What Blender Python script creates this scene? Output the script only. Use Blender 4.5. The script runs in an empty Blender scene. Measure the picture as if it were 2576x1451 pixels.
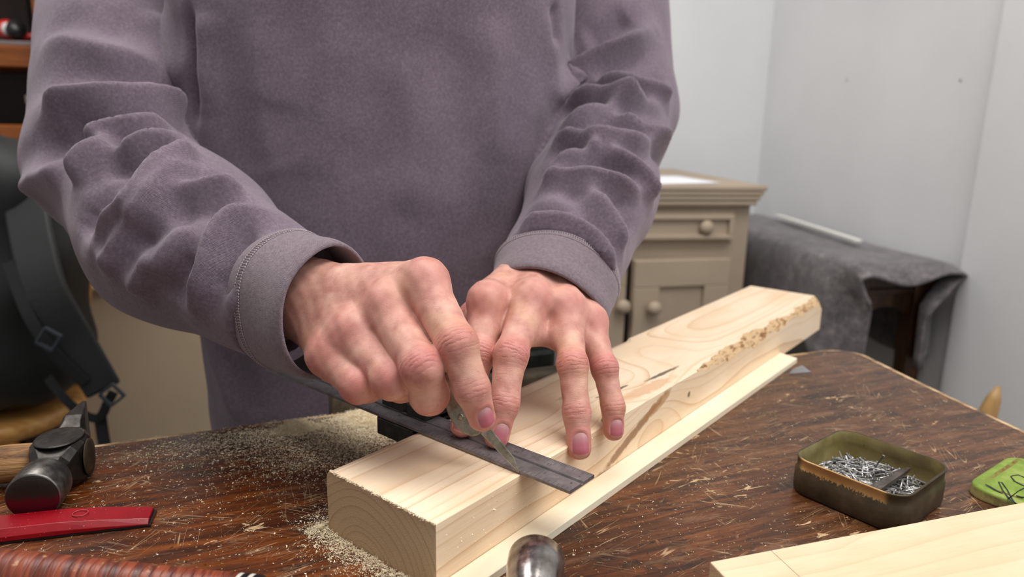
import bpy, bmesh, math, random
import numpy as np
from mathutils import Vector, Matrix

random.seed(7)
RNG = np.random.default_rng(11)
SC = bpy.context.scene
COL = SC.collection
PI = math.pi

# ------------------------------------------------------------------ camera
# the bench top is z = 0, the floor lies FLOOR below it; the camera stands 24.6 cm above the bench
FLOOR = -0.82
F_PX, PITCH, CAM_H, ROLL = 1786.164, math.radians(13.20033), 0.24558, math.radians(1.03979)
_c, _s = math.cos(PITCH), math.sin(PITCH)
_cr, _sr = math.cos(ROLL), math.sin(ROLL)
FWD = np.array([0, _c, -_s])
_R0 = np.array([1.0, 0, 0]); _U0 = np.array([0, _s, _c])
RIGHT = _cr * _R0 + _sr * _U0
UP = -_sr * _R0 + _cr * _U0
CAM = np.array([0, 0, CAM_H])
camd = bpy.data.cameras.new('camera')
camo = bpy.data.objects.new('camera', camd)
COL.objects.link(camo)
camd.sensor_width = 36.0
camd.lens = F_PX / 2576 * 36.0
camd.clip_start = 0.02
camd.dof.use_dof = True
camd.dof.focus_distance = 0.44
camd.dof.aperture_fstop = 6.5
M = Matrix.Identity(4)
for i in range(3):
    M[i][0] = RIGHT[i]; M[i][1] = UP[i]; M[i][2] = -FWD[i]; M[i][3] = CAM[i]
camo.matrix_world = M
SC.camera = camo

# ------------------------------------------------------------------ light
world = bpy.data.worlds.new('room_light')
SC.world = world
world.use_nodes = True
bg = world.node_tree.nodes['Background']
bg.inputs['Color'].default_value = (1.0, 0.985, 0.97, 1)
bg.inputs['Strength'].default_value = 0.38

def area_light(name, loc, target, sx, sy, power, col):
    l = bpy.data.lights.new(name, 'AREA')
    l.shape = 'RECTANGLE'; l.size = sx; l.size_y = sy; l.energy = power; l.color = col
    o = bpy.data.objects.new(name, l); COL.objects.link(o)
    o.location = loc
    d = Vector(target) - Vector(loc)
    o.rotation_euler = d.to_track_quat('-Z', 'Y').to_euler()
    return o
area_light('ceiling_light', (0.45, 0.25, 1.65), (0.1, 0.55, 0.0), 1.3, 0.9, 25.0, (1.0, 0.975, 0.945))
area_light('rear_fill_light', (-0.75, 0.95, 1.60), (-0.8, 1.1, 0.0), 0.8, 0.8, 19.0, (1.0, 0.975, 0.945))  # added fill lamp, brightens the left background and the walls
area_light('window_light', (1.00, 0.00, 0.70), (0.0, 0.6, 0.0), 0.7, 0.9, 6.0, (0.86, 0.93, 1.0))
SC.view_settings.view_transform = 'Standard'
SC.view_settings.look = 'None'
SC.view_settings.exposure = 0.0
SC.view_settings.gamma = 1.0
SC.view_settings.use_curve_mapping = False

# ------------------------------------------------------------------ measuring helpers
def ray(px, py):
    return FWD + (px - 1288.0) / F_PX * RIGHT - (py - 725.5) / F_PX * UP
def pd(px, py, d):                    # the point at distance d along the optical axis
    return CAM + d * ray(px, py)
def pz(px, py, z):                    # the point at height z
    r = ray(px, py)
    return CAM + (z - CAM[2]) / r[2] * r
def py_(px, py, y):                   # the point at world y
    r = ray(px, py)
    return CAM + y / r[1] * r
def nrm(v):
    v = np.asarray(v, float); return v / np.linalg.norm(v)
def camvec(r, u, t):                  # right, up, towards the lens
    return r * RIGHT + u * UP - t * FWD

# ------------------------------------------------------------------ object helpers
def tag(o, label=None, cat=None, group=None, kind=None):
    if label: o['label'] = label
    if cat: o['category'] = cat
    if group: o['group'] = group
    if kind: o['kind'] = kind
    return o
def empty(name, loc=(0, 0, 0), rz=0.0):
    o = bpy.data.objects.new(name, None); COL.objects.link(o)
    o.empty_display_size = 0.02
    o.location = loc; o.rotation_euler = (0, 0, rz)
    return o
def link_mesh(name, me, mats, parent=None, mat4=None):
    o = bpy.data.objects.new(name, me); COL.objects.link(o)
    if mats is not None:
        if not isinstance(mats, (list, tuple)): mats = [mats]
        for m in mats: me.materials.append(m)
    if parent is not None: o.parent = parent
    if mat4 is not None: o.matrix_local = mat4
    return o
def frame(loc, xdir, zdir=(0, 0, 1)):
    x = Vector(xdir).normalized(); z = Vector(zdir)
    y = z.cross(x).normalized(); z = x.cross(y).normalized()
    m = Matrix.Identity(4)
    for i in range(3):
        m[i][0] = x[i]; m[i][1] = y[i]; m[i][2] = z[i]; m[i][3] = loc[i]
    return m

class MB:
    """collects geometry for one mesh"""
    def __init__(self):
        self.v = []; self.f = []; self.m = []; self.sm = []
    def add(self, verts, faces, mi=0, smooth=False):
        b = len(self.v)
        self.v.extend([tuple(map(float, p)) for p in verts])
        for f in faces:
            self.f.append(tuple(b + i for i in f)); self.m.append(mi); self.sm.append(smooth)
        return self
    def box(self, c, s, r=0.0, mi=0, seg=2, rot=None):
        bm = bmesh.new()
        bmesh.ops.create_cube(bm, size=1.0)
        bmesh.ops.scale(bm, vec=s, verts=bm.verts)
        if r > 0:
            bmesh.ops.bevel(bm, geom=bm.edges[:], offset=r, segments=seg, affect='EDGES', profile=0.5)
        if rot is not None: bmesh.ops.transform(bm, matrix=rot, verts=bm.verts)
        bmesh.ops.translate(bm, vec=c, verts=bm.verts)
        bm.verts.index_update()
        self.add([v.co for v in bm.verts], [[v.index for v in f.verts] for f in bm.faces], mi, False)
        bm.free(); return self
    def lathe(self, prof, o=(0, 0, 0), ax=(0, 0, 1), n=32, mi=0, smooth=True, cap=True, sx=1.0, sy=1.0, ref=None):
        ax = Vector(ax).normalized()
        a = Vector(ref) if ref is not None else (Vector((1, 0, 0)) if abs(ax.x) < 0.9 else Vector((0, 1, 0)))
        e1 = (a - ax * a.dot(ax)).normalized(); e2 = ax.cross(e1)
        V = []; Fc = []
        for (r, h) in prof:
            for k in range(n):
                t = 2 * PI * k / n
                V.append(Vector(o) + ax * h + e1 * (r * sx * math.cos(t)) + e2 * (r * sy * math.sin(t)))
        for i in range(len(prof) - 1):
            for k in range(n):
                k2 = (k + 1) % n
                Fc.append((i * n + k, i * n + k2, (i + 1) * n + k2, (i + 1) * n + k))
        if cap:
            Fc.append(tuple(reversed(range(n)))); Fc.append(tuple(range((len(prof) - 1) * n, len(prof) * n)))
        return self.add(V, Fc, mi, smooth)
    def tube(self, pts, rad, n=10, mi=0, smooth=True, sx=1.0, sy=1.0, up=(0, 0, 1)):
        pts = [Vector(p) for p in pts]
        if not hasattr(rad, '__len__'): rad = [rad] * len(pts)
        V = []; Fc = []; e1 = None
        for i, p in enumerate(pts):
            t = (pts[min(i + 1, len(pts) - 1)] - pts[max(i - 1, 0)]).normalized()
            if e1 is None:
                u = Vector(up)
                if abs(u.dot(t)) > 0.95: u = Vector((1, 0, 0))
                e1 = u.cross(t).normalized()
            else:
                e1 = (e1 - t * e1.dot(t)).normalized()
            e2 = t.cross(e1)
            for k in range(n):
                a = 2 * PI * k / n
                V.append(p + e1 * (rad[i] * sx * math.cos(a)) + e2 * (rad[i] * sy * math.sin(a)))
        for i in range(len(pts) - 1):
            for k in range(n):
                k2 = (k + 1) % n
                Fc.append((i * n + k, i * n + k2, (i + 1) * n + k2, (i + 1) * n + k))
        Fc.append(tuple(reversed(range(n)))); Fc.append(tuple(range((len(pts) - 1) * n, len(pts) * n)))
        return self.add(V, Fc, mi, smooth)
    def prism(self, poly, z0, z1, mi=0, smooth=False):
        n = len(poly)
        V = [(p[0], p[1], z0) for p in poly] + [(p[0], p[1], z1) for p in poly]
        Fc = [tuple(reversed(range(n))), tuple(range(n, 2 * n))]
        Fc += [(i, (i + 1) % n, n + (i + 1) % n, n + i) for i in range(n)]
        return self.add(V, Fc, mi, smooth)
    def grid(self, P, mi=0, smooth=True, flip=False):
        nu = len(P); nv = len(P[0])
        V = [q for row in P for q in row]; Fc = []
        for i in range(nu - 1):
            for j in range(nv - 1):
                q = (i * nv + j, (i + 1) * nv + j, (i + 1) * nv + j + 1, i * nv + j + 1)
                Fc.append(tuple(reversed(q)) if flip else q)
        return self.add(V, Fc, mi, smooth)
    def mesh(self, name):
        me = bpy.data.meshes.new(name)
        me.from_pydata(self.v, [], self.f)
        me.polygons.foreach_set('material_index', self.m)
        me.polygons.foreach_set('use_smooth', self.sm)
        me.update()
        return me
    def build(self, name, mats, parent=None, mat4=None):
        return link_mesh(name, self.mesh(name), mats, parent, mat4)

def bevel_mod(o, w, seg=2, ang=35):
    m = o.modifiers.new('bevel', 'BEVEL'); m.width = w; m.segments = seg
    m.limit_method = 'ANGLE'; m.angle_limit = math.radians(ang)
    return o
def rrect(hx, hy, r, n=6):
    P = []
    for (sx, sy, a0) in ((1, 1, 0), (-1, 1, 90), (-1, -1, 180), (1, -1, 270)):
        for k in range(n + 1):
            a = math.radians(a0 + 90.0 * k / n)
            P.append((sx * (hx - r) + r * math.cos(a), sy * (hy - r) + r * math.sin(a)))
    return P

# ------------------------------------------------------------------ material helpers
def srgb(r, g, b):
    def f(c):
        c /= 255.0
        return c / 12.92 if c <= 0.04045 else ((c + 0.055) / 1.055) ** 2.4
    return (f(r), f(g), f(b), 1.0)
class NT:
    def __init__(self, name):
        self.mat = bpy.data.materials.new(name)
        self.mat.use_nodes = True
        self.t = self.mat.node_tree
        self.b = self.t.nodes['Principled BSDF']
    def n(self, typ, **kw):
        nd = self.t.nodes.new(typ)
        for k, v in kw.items():
            if k.startswith('i_'):
                nd.inputs[k[2:].replace('_', ' ')].default_value = v
            else: setattr(nd, k, v)
        return nd
    def l(self, a, b): self.t.links.new(a, b)
    def setv(self, sock, v):
        if hasattr(v, 'is_output') or isinstance(v, bpy.types.NodeSocket): self.l(v, sock)
        else: sock.default_value = v
    def math(self, op, a, b=None, c=None, clamp=False):
        nd = self.n('ShaderNodeMath', operation=op); nd.use_clamp = clamp
        self.setv(nd.inputs[0], a)
        if b is not None: self.setv(nd.inputs[1], b)
        if c is not None: self.setv(nd.inputs[2], c)
        return nd.outputs[0]
    def vmath(self, op, a, b=None):
        nd = self.n('ShaderNodeVectorMath', operation=op)
        self.setv(nd.inputs[0], a)
        if b is not None: self.setv(nd.inputs[1], b)
        return nd.outputs['Value'] if op in ('LENGTH', 'DOT_PRODUCT', 'DISTANCE') else nd.outputs[0]
    def coord(self, scale=(1, 1, 1), loc=(0, 0, 0), rot=(0, 0, 0), kind='Object'):
        tc = self.n('ShaderNodeTexCoord'); mp = self.n('ShaderNodeMapping')
        mp.inputs['Scale'].default_value = scale; mp.inputs['Location'].default_value = loc
        mp.inputs['Rotation'].default_value = rot
        self.l(tc.outputs[kind], mp.inputs['Vector'])
        return mp.outputs[0]
    def noise(self, vec, scale, detail=4.0, rough=0.55, dist=0.0, color=False):
        nd = self.n('ShaderNodeTexNoise')
        nd.inputs['Scale'].default_value = scale; nd.inputs['Detail'].default_value = detail
        nd.inputs['Roughness'].default_value = rough; nd.inputs['Distortion'].default_value = dist
        if vec is not None: self.l(vec, nd.inputs['Vector'])
        return nd.outputs['Color'] if color else nd.outputs['Fac']
    def ramp(self, fac, stops, interp='LINEAR'):
        nd = self.n('ShaderNodeValToRGB')
        cr = nd.color_ramp; cr.interpolation = interp
        while len(cr.elements) > 1: cr.elements.remove(cr.elements[-1])
        for i, (p, c) in enumerate(stops):
            e = cr.elements[0] if i == 0 else cr.elements.new(p)
            e.position = p
            e.color = c if hasattr(c, '__len__') else (c, c, c, 1)
        self.setv(nd.inputs[0], fac)
        return nd.outputs[0]
    def step(self, x, a, b):
        nd = self.n('ShaderNodeMapRange', interpolation_type='SMOOTHSTEP')
        self.setv(nd.inputs['Value'], x)
        self.setv(nd.inputs['From Min'], a); self.setv(nd.inputs['From Max'], b)
        return nd.outputs[0]
    def mix(self, fac, a, b, mode='MIX'):
        nd = self.n('ShaderNodeMix', data_type='RGBA', blend_type=mode)
        self.setv(nd.inputs['Factor'], fac)
        self.setv(nd.inputs[6], a); self.setv(nd.inputs[7], b)
        return nd.outputs[2]
    def bump(self, h, strength=0.3, dist=0.001, normal=None):
        nd = self.n('ShaderNodeBump')
        nd.inputs['Strength'].default_value = strength; nd.inputs['Distance'].default_value = dist
        self.l(h, nd.inputs['Height'])
        if normal is not None: self.l(normal, nd.inputs['Normal'])
        return nd.outputs[0]
    def attr(self, name, out='Fac'):
        nd = self.n('ShaderNodeAttribute'); nd.attribute_name = name
        return nd.outputs[out]
    def sep(self, vec):
        nd = self.n('ShaderNodeSeparateXYZ'); self.l(vec, nd.inputs[0]); return nd.outputs
    def comb(self, x, y, z):
        nd = self.n('ShaderNodeCombineXYZ')
        for i, v in enumerate((x, y, z)): self.setv(nd.inputs[i], v)
        return nd.outputs[0]
    def out(self, color=None, rough=None, metal=None, normal=None, **kw):
        b = self.b
        if color is not None: self.setv(b.inputs['Base Color'], color)
        if rough is not None: self.setv(b.inputs['Roughness'], rough)
        if metal is not None: self.setv(b.inputs['Metallic'], metal)
        if normal is not None: self.l(normal, b.inputs['Normal'])
        for k, v in kw.items(): self.setv(b.inputs[k.replace('_', ' ')], v)
        return self.mat

def plain(name, col, rough=0.6, metal=0.0, nscale=0.0, namp=0.12, bump=0.0, bscale=200.0):
    t = NT(name); c = col
    v = t.coord()
    if nscale:
        f = t.noise(v, nscale, 5)
        dk = tuple(x * (1 - namp * 2) for x in col[:3]) + (1,)
        lt = tuple(min(1, x * (1 + namp)) for x in col[:3]) + (1,)
        c = t.ramp(f, [(0.3, dk), (0.7, lt)])
    nr = None
    if bump: nr = t.bump(t.noise(v, bscale, 3), bump, 0.001)
    return t.out(c, rough, metal, nr)
# ================================================================== signed-distance modelling
def sd_cone(p, a, b, ra, rb):
    """tapered capsule: radius runs from ra at a to rb at b"""
    a = np.asarray(a); b = np.asarray(b)
    ba = b - a; l2 = float(ba @ ba)
    h = np.clip(((p - a) @ ba) / l2, 0, 1)
    q = p - a - h[:, None] * ba
    return np.sqrt(np.einsum('ij,ij->i', q, q)) - (ra + (rb - ra) * h)
def sd_ell(p, c, R, rad):
    """ellipsoid with axes in the rows of R"""
    q = (p - c) @ np.asarray(R).T
    rad = np.asarray(rad)
    k0 = np.linalg.norm(q / rad, axis=1); k1 = np.linalg.norm(q / rad ** 2, axis=1)
    return k0 * (k0 - 1.0) / np.maximum(k1, 1e-9)
def smin(a, b, k):
    h = np.maximum(k - np.abs(a - b), 0) / k
    return np.minimum(a, b) - h * h * k * 0.25
def surface_net(fn, lo, hi, h, coarse=4, pad=1.9, fnc=None):
    """dual mesh of fn = 0 inside a box, evaluated only near the surface"""
    lo = np.asarray(lo, float); hi = np.asarray(hi, float)
    nc = np.ceil((hi - lo) / (h * coarse)).astype(int) + 1
    H = h * coarse
    cc = np.stack(np.meshgrid(*[lo[i] + (np.arange(nc[i]) + 0.5) * H - 0.5 * h for i in range(3)], indexing='ij'), -1).reshape(-1, 3)
    fc = np.concatenate([(fnc or fn)(c_) for c_ in np.array_split(cc, max(1, len(cc) // 200000))]).astype(np.float32)
    n = nc * coarse
    Fv = np.repeat(np.repeat(np.repeat(fc.reshape(nc), coarse, 0), coarse, 1), coarse, 2)
    act = np.argwhere((np.abs(fc) < H * pad).reshape(nc))
    off = np.stack(np.meshgrid(*[np.arange(coarse)] * 3, indexing='ij'), -1).reshape(-1, 3)
    for blk in np.array_split(act, max(1, len(act) * len(off) // 300000)):
        idx = (blk[:, None, :] * coarse + off[None]).reshape(-1, 3)
        Fv[idx[:, 0], idx[:, 1], idx[:, 2]] = fn(lo + idx * h)
    S = Fv < 0
    cnt = np.zeros(n - 1, np.int8)
    for dx in (0, 1):
        for dy in (0, 1):
            for dz in (0, 1):
                cnt += S[dx:n[0] - 1 + dx, dy:n[1] - 1 + dy, dz:n[2] - 1 + dz]
    cells = np.argwhere((cnt > 0) & (cnt < 8))
    ids = -np.ones(n - 1, np.int64)
    ids[cells[:, 0], cells[:, 1], cells[:, 2]] = np.arange(len(cells))
    acc = np.zeros((len(cells), 3)); w = np.zeros(len(cells))
    cs = [(x, y, z) for x in (0, 1) for y in (0, 1) for z in (0, 1)]
    for i, a in enumerate(cs):
        for b in cs[i + 1:]:
            if sum(abs(a[k] - b[k]) for k in range(3)) != 1: continue
            ia = cells + a; ib = cells + b
            fa = Fv[ia[:, 0], ia[:, 1], ia[:, 2]]; fb = Fv[ib[:, 0], ib[:, 1], ib[:, 2]]
            m = (fa < 0) != (fb < 0)
            t = np.where(m, fa / np.where(fa == fb, 1, fa - fb), 0)
            acc += np.where(m[:, None], ia + t[:, None] * (np.array(b) - np.array(a)), 0); w += m
    V = lo + acc / np.maximum(w, 1)[:, None] * h
    quads = []
    for ax in range(3):
        o1, o2 = [(1, 2), (2, 0), (0, 1)][ax]
        sl0 = [slice(1, n[i] - 1) for i in range(3)]; sl0[ax] = slice(0, n[ax] - 1)
        sl1 = list(sl0); sl1[ax] = slice(1, n[ax])
        s0 = S[tuple(sl0)]; s1 = S[tuple(sl1)]
        e = np.argwhere(s0 != s1)
        st = np.ones(3, int); st[ax] = 0
        e = e + st
        flip = S[e[:, 0], e[:, 1], e[:, 2]]
        d1 = np.zeros(3, int); d1[o1] = -1; d2 = np.zeros(3, int); d2[o2] = -1
        g = lambda q: ids[q[:, 0], q[:, 1], q[:, 2]]
        q = np.stack([g(e), g(e + d1), g(e + d1 + d2), g(e + d2)], 1)
        q[~flip] = q[~flip][:, ::-1]
        quads.append(q)
    Q = np.concatenate(quads)
    Q = Q[(Q >= 0).all(1)]
    return V, Q
def sdf_grad(fn, V, e=4e-4):
    g = np.zeros_like(V)
    for k in range(3):
        d = np.zeros(3); d[k] = e
        g[:, k] = fn(V + d) - fn(V - d)
    g /= (np.linalg.norm(g, axis=1)[:, None] + 1e-12)
    return g
def relax(V, Q, n, lam=0.5):
    for _ in range(n):
        acc = np.zeros_like(V); w = np.zeros(len(V))
        for a in range(4):
            i = Q[:, a]; j = Q[:, (a + 1) % 4]
            for k in range(3):
                acc[:, k] += np.bincount(i, V[j, k], len(V)) + np.bincount(j, V[i, k], len(V))
            w += np.bincount(i, minlength=len(V)) + np.bincount(j, minlength=len(V))
        V = V + lam * (acc / np.maximum(w, 1)[:, None] - V)
    return V
def project(fn, V, it=1, e=3e-4):
    for _ in range(it):
        f0 = fn(V); g = np.zeros_like(V)
        for k in range(3):
            d = np.zeros(3); d[k] = e
            g[:, k] = (fn(V + d) - f0) / e
        V = V - (f0 / np.maximum((g * g).sum(1), 0.05))[:, None] * g
    return V
def chunked(fn, cell=0.014):
    """evaluate fn on spatially compact batches, so that far primitives can be skipped"""
    def f(p):
        k = np.floor(p / cell).astype(np.int64); k -= k.min(0)
        key = (k[:, 0] * 4096 + k[:, 1]) * 4096 + k[:, 2]
        o = np.argsort(key, kind='stable'); ks = key[o]
        cut = np.flatnonzero(np.diff(ks)) + 1
        out = np.empty(len(p))
        for idx in np.split(o, cut): out[idx] = fn(p[idx])
        return out
    return f
def vnormals(V, Q):
    n = np.cross(V[Q[:, 2]] - V[Q[:, 0]], V[Q[:, 3]] - V[Q[:, 1]])
    N = np.zeros_like(V)
    for a in range(4):
        for k in range(3): N[:, k] += np.bincount(Q[:, a], n[:, k], len(V))
    return N / (np.linalg.norm(N, axis=1)[:, None] + 1e-12)
def quad_mesh(name, V, Q, attrs=None, smooth=True):
    me = bpy.data.meshes.new(name)
    me.from_pydata(V.tolist(), [], Q.tolist())
    me.polygons.foreach_set('use_smooth', [smooth] * len(me.polygons))
    if attrs:
        for k, a in attrs.items():
            if a.ndim == 1:
                at = me.attributes.new(k, 'FLOAT', 'POINT'); at.data.foreach_set('value', a.astype(np.float32))
            else:
                at = me.attributes.new(k, 'FLOAT_VECTOR', 'POINT'); at.data.foreach_set('vector', a.astype(np.float32).ravel())
    me.update()
    return me

def smooth01(x, a, b):
    t = np.clip((x - a) / (b - a), 0, 1); return t * t * (3 - 2 * t)

# ================================================================== the room
RY = math.radians(9.0)
RU = np.array([-math.sin(RY), math.cos(RY), 0])      # away, along the right wall
RV = np.array([math.cos(RY), math.sin(RY), 0])       # to the right, along the back wall
CORNER = pd(1918, 330, 2.15); CORNER[2] = 0
CEIL = 1.62
def wall_hit(px, py):
    r = ray(px, py); t = ((CORNER - CAM) @ RV) / (r @ RV); return CAM + t * r
def wall_mat(name, c):
    t = NT(name); v = t.coord()
    n = t.noise(v, 3.0, 4, 0.5); n2 = t.noise(v, 160, 3, 0.6)
    c1 = tuple(x * 0.96 for x in c[:3]) + (1,); c2 = tuple(min(1, x * 1.03) for x in c[:3]) + (1,)
    return t.out(t.ramp(n, [(0.35, c1), (0.65, c2)]), 0.75, 0, t.bump(n2, 0.12, 0.002))
WALL = wall_mat('white_wall_paint', srgb(222, 223, 224))
def slab(name, a, b, z0, z1, nout, th, mat):
    """upright wall from a to b (plan), thickness th on the side nout"""
    a = np.array(a); b = np.array(b); n = np.array(nout) * th
    P = [a, b, b + n, a + n]
    return MB().prism([(p[0], p[1]) for p in P], z0, z1).build(name, mat)
BACKL = CORNER - RV * 3.4
wb = slab('wall_back', CORNER + RV * 0.12, BACKL - RV * 0.1, FLOOR, CEIL, RU, 0.12, WALL); wb['kind'] = 'structure'
wr_ = slab('wall_right', CORNER - RU * 2.3, CORNER - RU * 0.0, FLOOR, CEIL, RV, 0.12, WALL); wr_['kind'] = 'structure'
wl = slab('wall_left', BACKL, BACKL - RU * 3.2, FLOOR, CEIL, -RV, 0.12, WALL); wl['kind'] = 'structure'
# shallow pier standing out of the right wall, with eased edges
p0 = wall_hit(2502, 330); 
a0 = p0 - RV * 0.022; a1 = a0 - RU * 0.55
pier = MB()
pts = []
for k in range(7):
    a = PI / 2 * k / 6
    pts.append(p0 - RV * 0.0 + RU * 0.0)
prof = [p0 + RV * 0.002 + RU * 0.012]
for k in range(7):
    a = PI / 2 * k / 6
    prof.append(p0 + RU * (0.012 * math.cos(a)) - RV * (0.010 + 0.012 * math.sin(a)))
prof += [a1 - RV * 0.0, a1 + RV * 0.026]
pier.prism([(q[0], q[1]) for q in prof], FLOOR, CEIL)
pr = pier.build('trim_1', WALL); pr['kind'] = 'structure'
for i, (x, y) in enumerate([(2130, 202), (2416, 203)]):
    h = wall_hit(x, y)
    MB().lathe([(0.0035, 0), (0.0045, -0.0006), (0.0030, -0.0012)], h + np.array([0, 0, 0]), -RV, 14).build('wall_plug', plain('grey_filler', srgb(176, 172, 168), 0.8), wr_)
# floor
t = NT('floor_boards'); v = t.coord((1, 1, 1))
fcol = t.ramp(t.noise(t.coord((2, 18, 2)), 3, 5), [(0.3, srgb(84, 82, 74)), (0.7, srgb(118, 114, 104))])
FLOORM = t.out(fcol, 0.6)
fl = MB().box((0, 1.0, FLOOR - 0.02), (7, 6, 0.04)).build('floor', FLOORM); fl['kind'] = 'structure'
# skirting along the right wall
sk = slab('baseboard_right', CORNER - RU * 2.3 - RV * 0.0, CORNER - RU * 0.004, FLOOR, FLOOR + 0.12, -RV, 0.016, WALL); sk['kind'] = 'structure'
sk = slab('baseboard_back', CORNER - RV * 0.02, BACKL + RV * 0.02, FLOOR, FLOOR + 0.12, -RU, 0.016, WALL); sk['kind'] = 'structure'

# ------------------------------------------------------------------ painted cabinet in the corner
PAINT = plain('taupe_cabinet_paint', srgb(170, 152, 131), 0.55, 0, 6, 0.05, 0.15, 120)
DARK = plain('gap_shade_dark', srgb(24, 20, 17), 0.9)
cc = pd(1927, 466, 1.50)
CT = cc[2]                                            # top of the cabinet
cabx = RV; CH = CT - FLOOR
cab_m = frame((cc - RV * 0.020 - np.array([0, 0, CT]) + np.array([0, 0, FLOOR])), RV)   # local x right, y away, z up; x = 0 right side
cab = empty('painted_cabinet'); cab.matrix_world = cab_m
tag(cab, 'taupe painted cabinet with round knobs behind the person, below the bare wall corner', 'cabinet')
CW, CD = 0.535, 0.50
def cpx(px): return (px - 1903) * 0.00084
def cpz(py): return CH - (py - 466) * 0.00084
b = MB()
b.box((-CW / 2, CD / 2 + 0.020, (CH - 0.04) / 2), (CW, CD, CH - 0.04), 0.002)
b.build('carcass', PAINT, cab)
top = MB()
for (z0, z1, o) in [(CH - 0.012, CH, 0.020), (CH - 0.022, CH - 0.012, 0.015), (CH - 0.032, CH - 0.022, 0.010), (CH - 0.043, CH - 0.032, 0.004)]:
    top.box((-CW / 2, CD / 2 + 0.01, (z0 + z1) / 2), (CW + 2 * o, CD + 0.02 + o, z1 - z0), 0.003)
top.build('moulded_top', PAINT, cab)
def knob(x, y, z, par, r=0.0155):
    return MB().lathe([(0.005, 0), (0.006, 0.006), (0.008, 0.009), (r * 0.93, 0.014), (r, 0.019), (r * 0.85, 0.025), (r * 0.5, 0.029), (0.001, 0.030)], (x, y, z), (0, -1, 0), 20).build('knob', PAINT, par)
def panelled(name, x0, x1, z0, z1, y, fr, depth, par, border=0.012):
    """frame and sunk panel front: outer bead, inner field"""
    m = MB()
    t_ = 0.020
    m.box(((x0 + x1) / 2, y - t_ / 2 + depth, (z0 + z1) / 2), (x1 - x0 - 0.002, t_, z1 - z0 - 0.002), 0.001)
    for (a, b_, c, d) in [(x0, x1, z1 - fr, z1), (x0, x1, z0, z0 + fr), (x0, x0 + fr, z0 + fr, z1 - fr), (x1 - fr, x1, z0 + fr, z1 - fr)]:
        m.box(((a + b_) / 2, y - t_ / 2, (c + d) / 2), (b_ - a, t_, d - c), 0.002)
    o = m.build(name, PAINT, par)
    return o
# drawer with a raised bead round it
dz1, dz0 = cpz(531), cpz(612)
MB().box((-CW / 2, 0.018, (dz0 + dz1) / 2), (CW - 0.074, 0.008, dz1 - dz0), 0.002).build('drawer_bead', PAINT, cab)
dr = panelled('drawer', -CW + 0.045, -0.045, dz0 + 0.008, dz1 - 0.008, 0.016, 0.010, 0.009, cab)
knob(cpx(1777), 0.016, (dz0 + dz1) / 2, dr); knob(-CW - cpx(1777), 0.016, (dz0 + dz1) / 2, dr)
# doors: the right one stands a little open
zt, zb = cpz(652), 0.10
d1 = panelled('door', -CW + 0.045, -0.2745, zb, zt, 0.018, 0.058, 0.009, cab)
knob(cpx(1565), 0.000, cpz(768), d1)
d2 = empty('door'); d2.parent = cab
d2.matrix_local = Matrix.Translation((-0.045, 0.018, 0)) @ Matrix.Rotation(math.radians(4.0), 4, 'Z')
p2 = panelled('door_panel', -0.219, 0.0, zb, zt, 0.0, 0.058, 0.009, d2)
MB().lathe([(0.005, 0), (0.006, 0.006), (0.008, 0.009), (0.0145, 0.014), (0.0155, 0.019), (0.013, 0.025), (0.008, 0.029), (0.001, 0.030)], (cpx(1638) + 0.045, -0.018, cpz(770)), (0, -1, 0), 20).build('knob', PAINT, d2)
MB().box((-0.268, 0.019, (zb + zt) / 2), (0.014, 0.004, zt - zb), 0).build('door_gap_shade', DARK, cab)  # dark strip painted in for the shade between the two doors
# sheet of paper on the cabinet
PAPER = plain('white_paper', srgb(240, 240, 245), 0.7)
pp = pz(1690, 452, CT + 0.0006)
pm = frame(pp, RV * 0.99 + RU * 0.1)
P = [[(x, y, 0.0012 + 0.0007 * math.sin(x * 14)) for y in np.linspace(-0.10, 0.10, 6)] for x in np.linspace(-0.16, 0.065, 12)]
pg = MB().grid(P); ob = pg.build('paper_sheet', PAPER, None, pm)
so = ob.modifiers.new('thick', 'SOLIDIFY'); so.thickness = 0.0008
tag(ob, 'white sheet of paper lying on top of the taupe cabinet', 'paper')

# ------------------------------------------------------------------ small table under a felt blanket along the right wall
DKW = NT('dark_table_wood')
v = DKW.coord((40, 40, 3))
DKW = DKW.out(DKW.ramp(DKW.noise(v, 2, 5), [(0.3, srgb(40, 24, 14)), (0.7, srgb(84, 54, 32))]), 0.4)
nl = pz(2152, 655, 0); 
tl = frame((nl[0], nl[1], FLOOR), RV)          # origin near left corner, x right, y away
st = empty('side_table'); st.matrix_world = tl
tag(st, 'dark wooden side table with arched apron, half hidden under grey blanket', 'table')
SW, SL, SH = 0.200, 0.74, -FLOOR - 0.010
MB().box((SW / 2, SL / 2, SH - 0.010), (SW, SL, 0.020), 0.004).build('table_top', DKW, st)
for (x, y) in [(0.03, 0.035), (SW - 0.03, 0.035), (0.03, SL - 0.03), (SW - 0.03, SL - 0.03)]:
    m = MB()
    m.box((x, y, SH - 0.10), (0.040, 0.040, 0.16), 0.003)
    m.lathe([(0.015, 0), (0.017, 0.25), (0.024, 0.6), (0.028, SH - 0.17)], (x, y, 0), (0, 0, 1), 4, smooth=False, ref=(1, 1, 0))
    m.build('leg', DKW, st)
ap = []
for k in range(13):
    s = k / 12; x = 0.05 + (SW - 0.10) * s
    ap.append((x, SH - 0.108 + 0.018 * math.sin(PI * s)))
ap += [(SW - 0.05, SH - 0.02), (0.05, SH - 0.02)]
m = MB(); n = len(ap)
m.add([(x, 0.028, z) for x, z in ap] + [(x, 0.044, z) for x, z in ap], [tuple(range(n)), tuple(reversed(range(n, 2 * n)))] + [(i, n + i, n + (i + 1) % n, (i + 1) % n) for i in range(n)])
m.build('apron', DKW, st)
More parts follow.
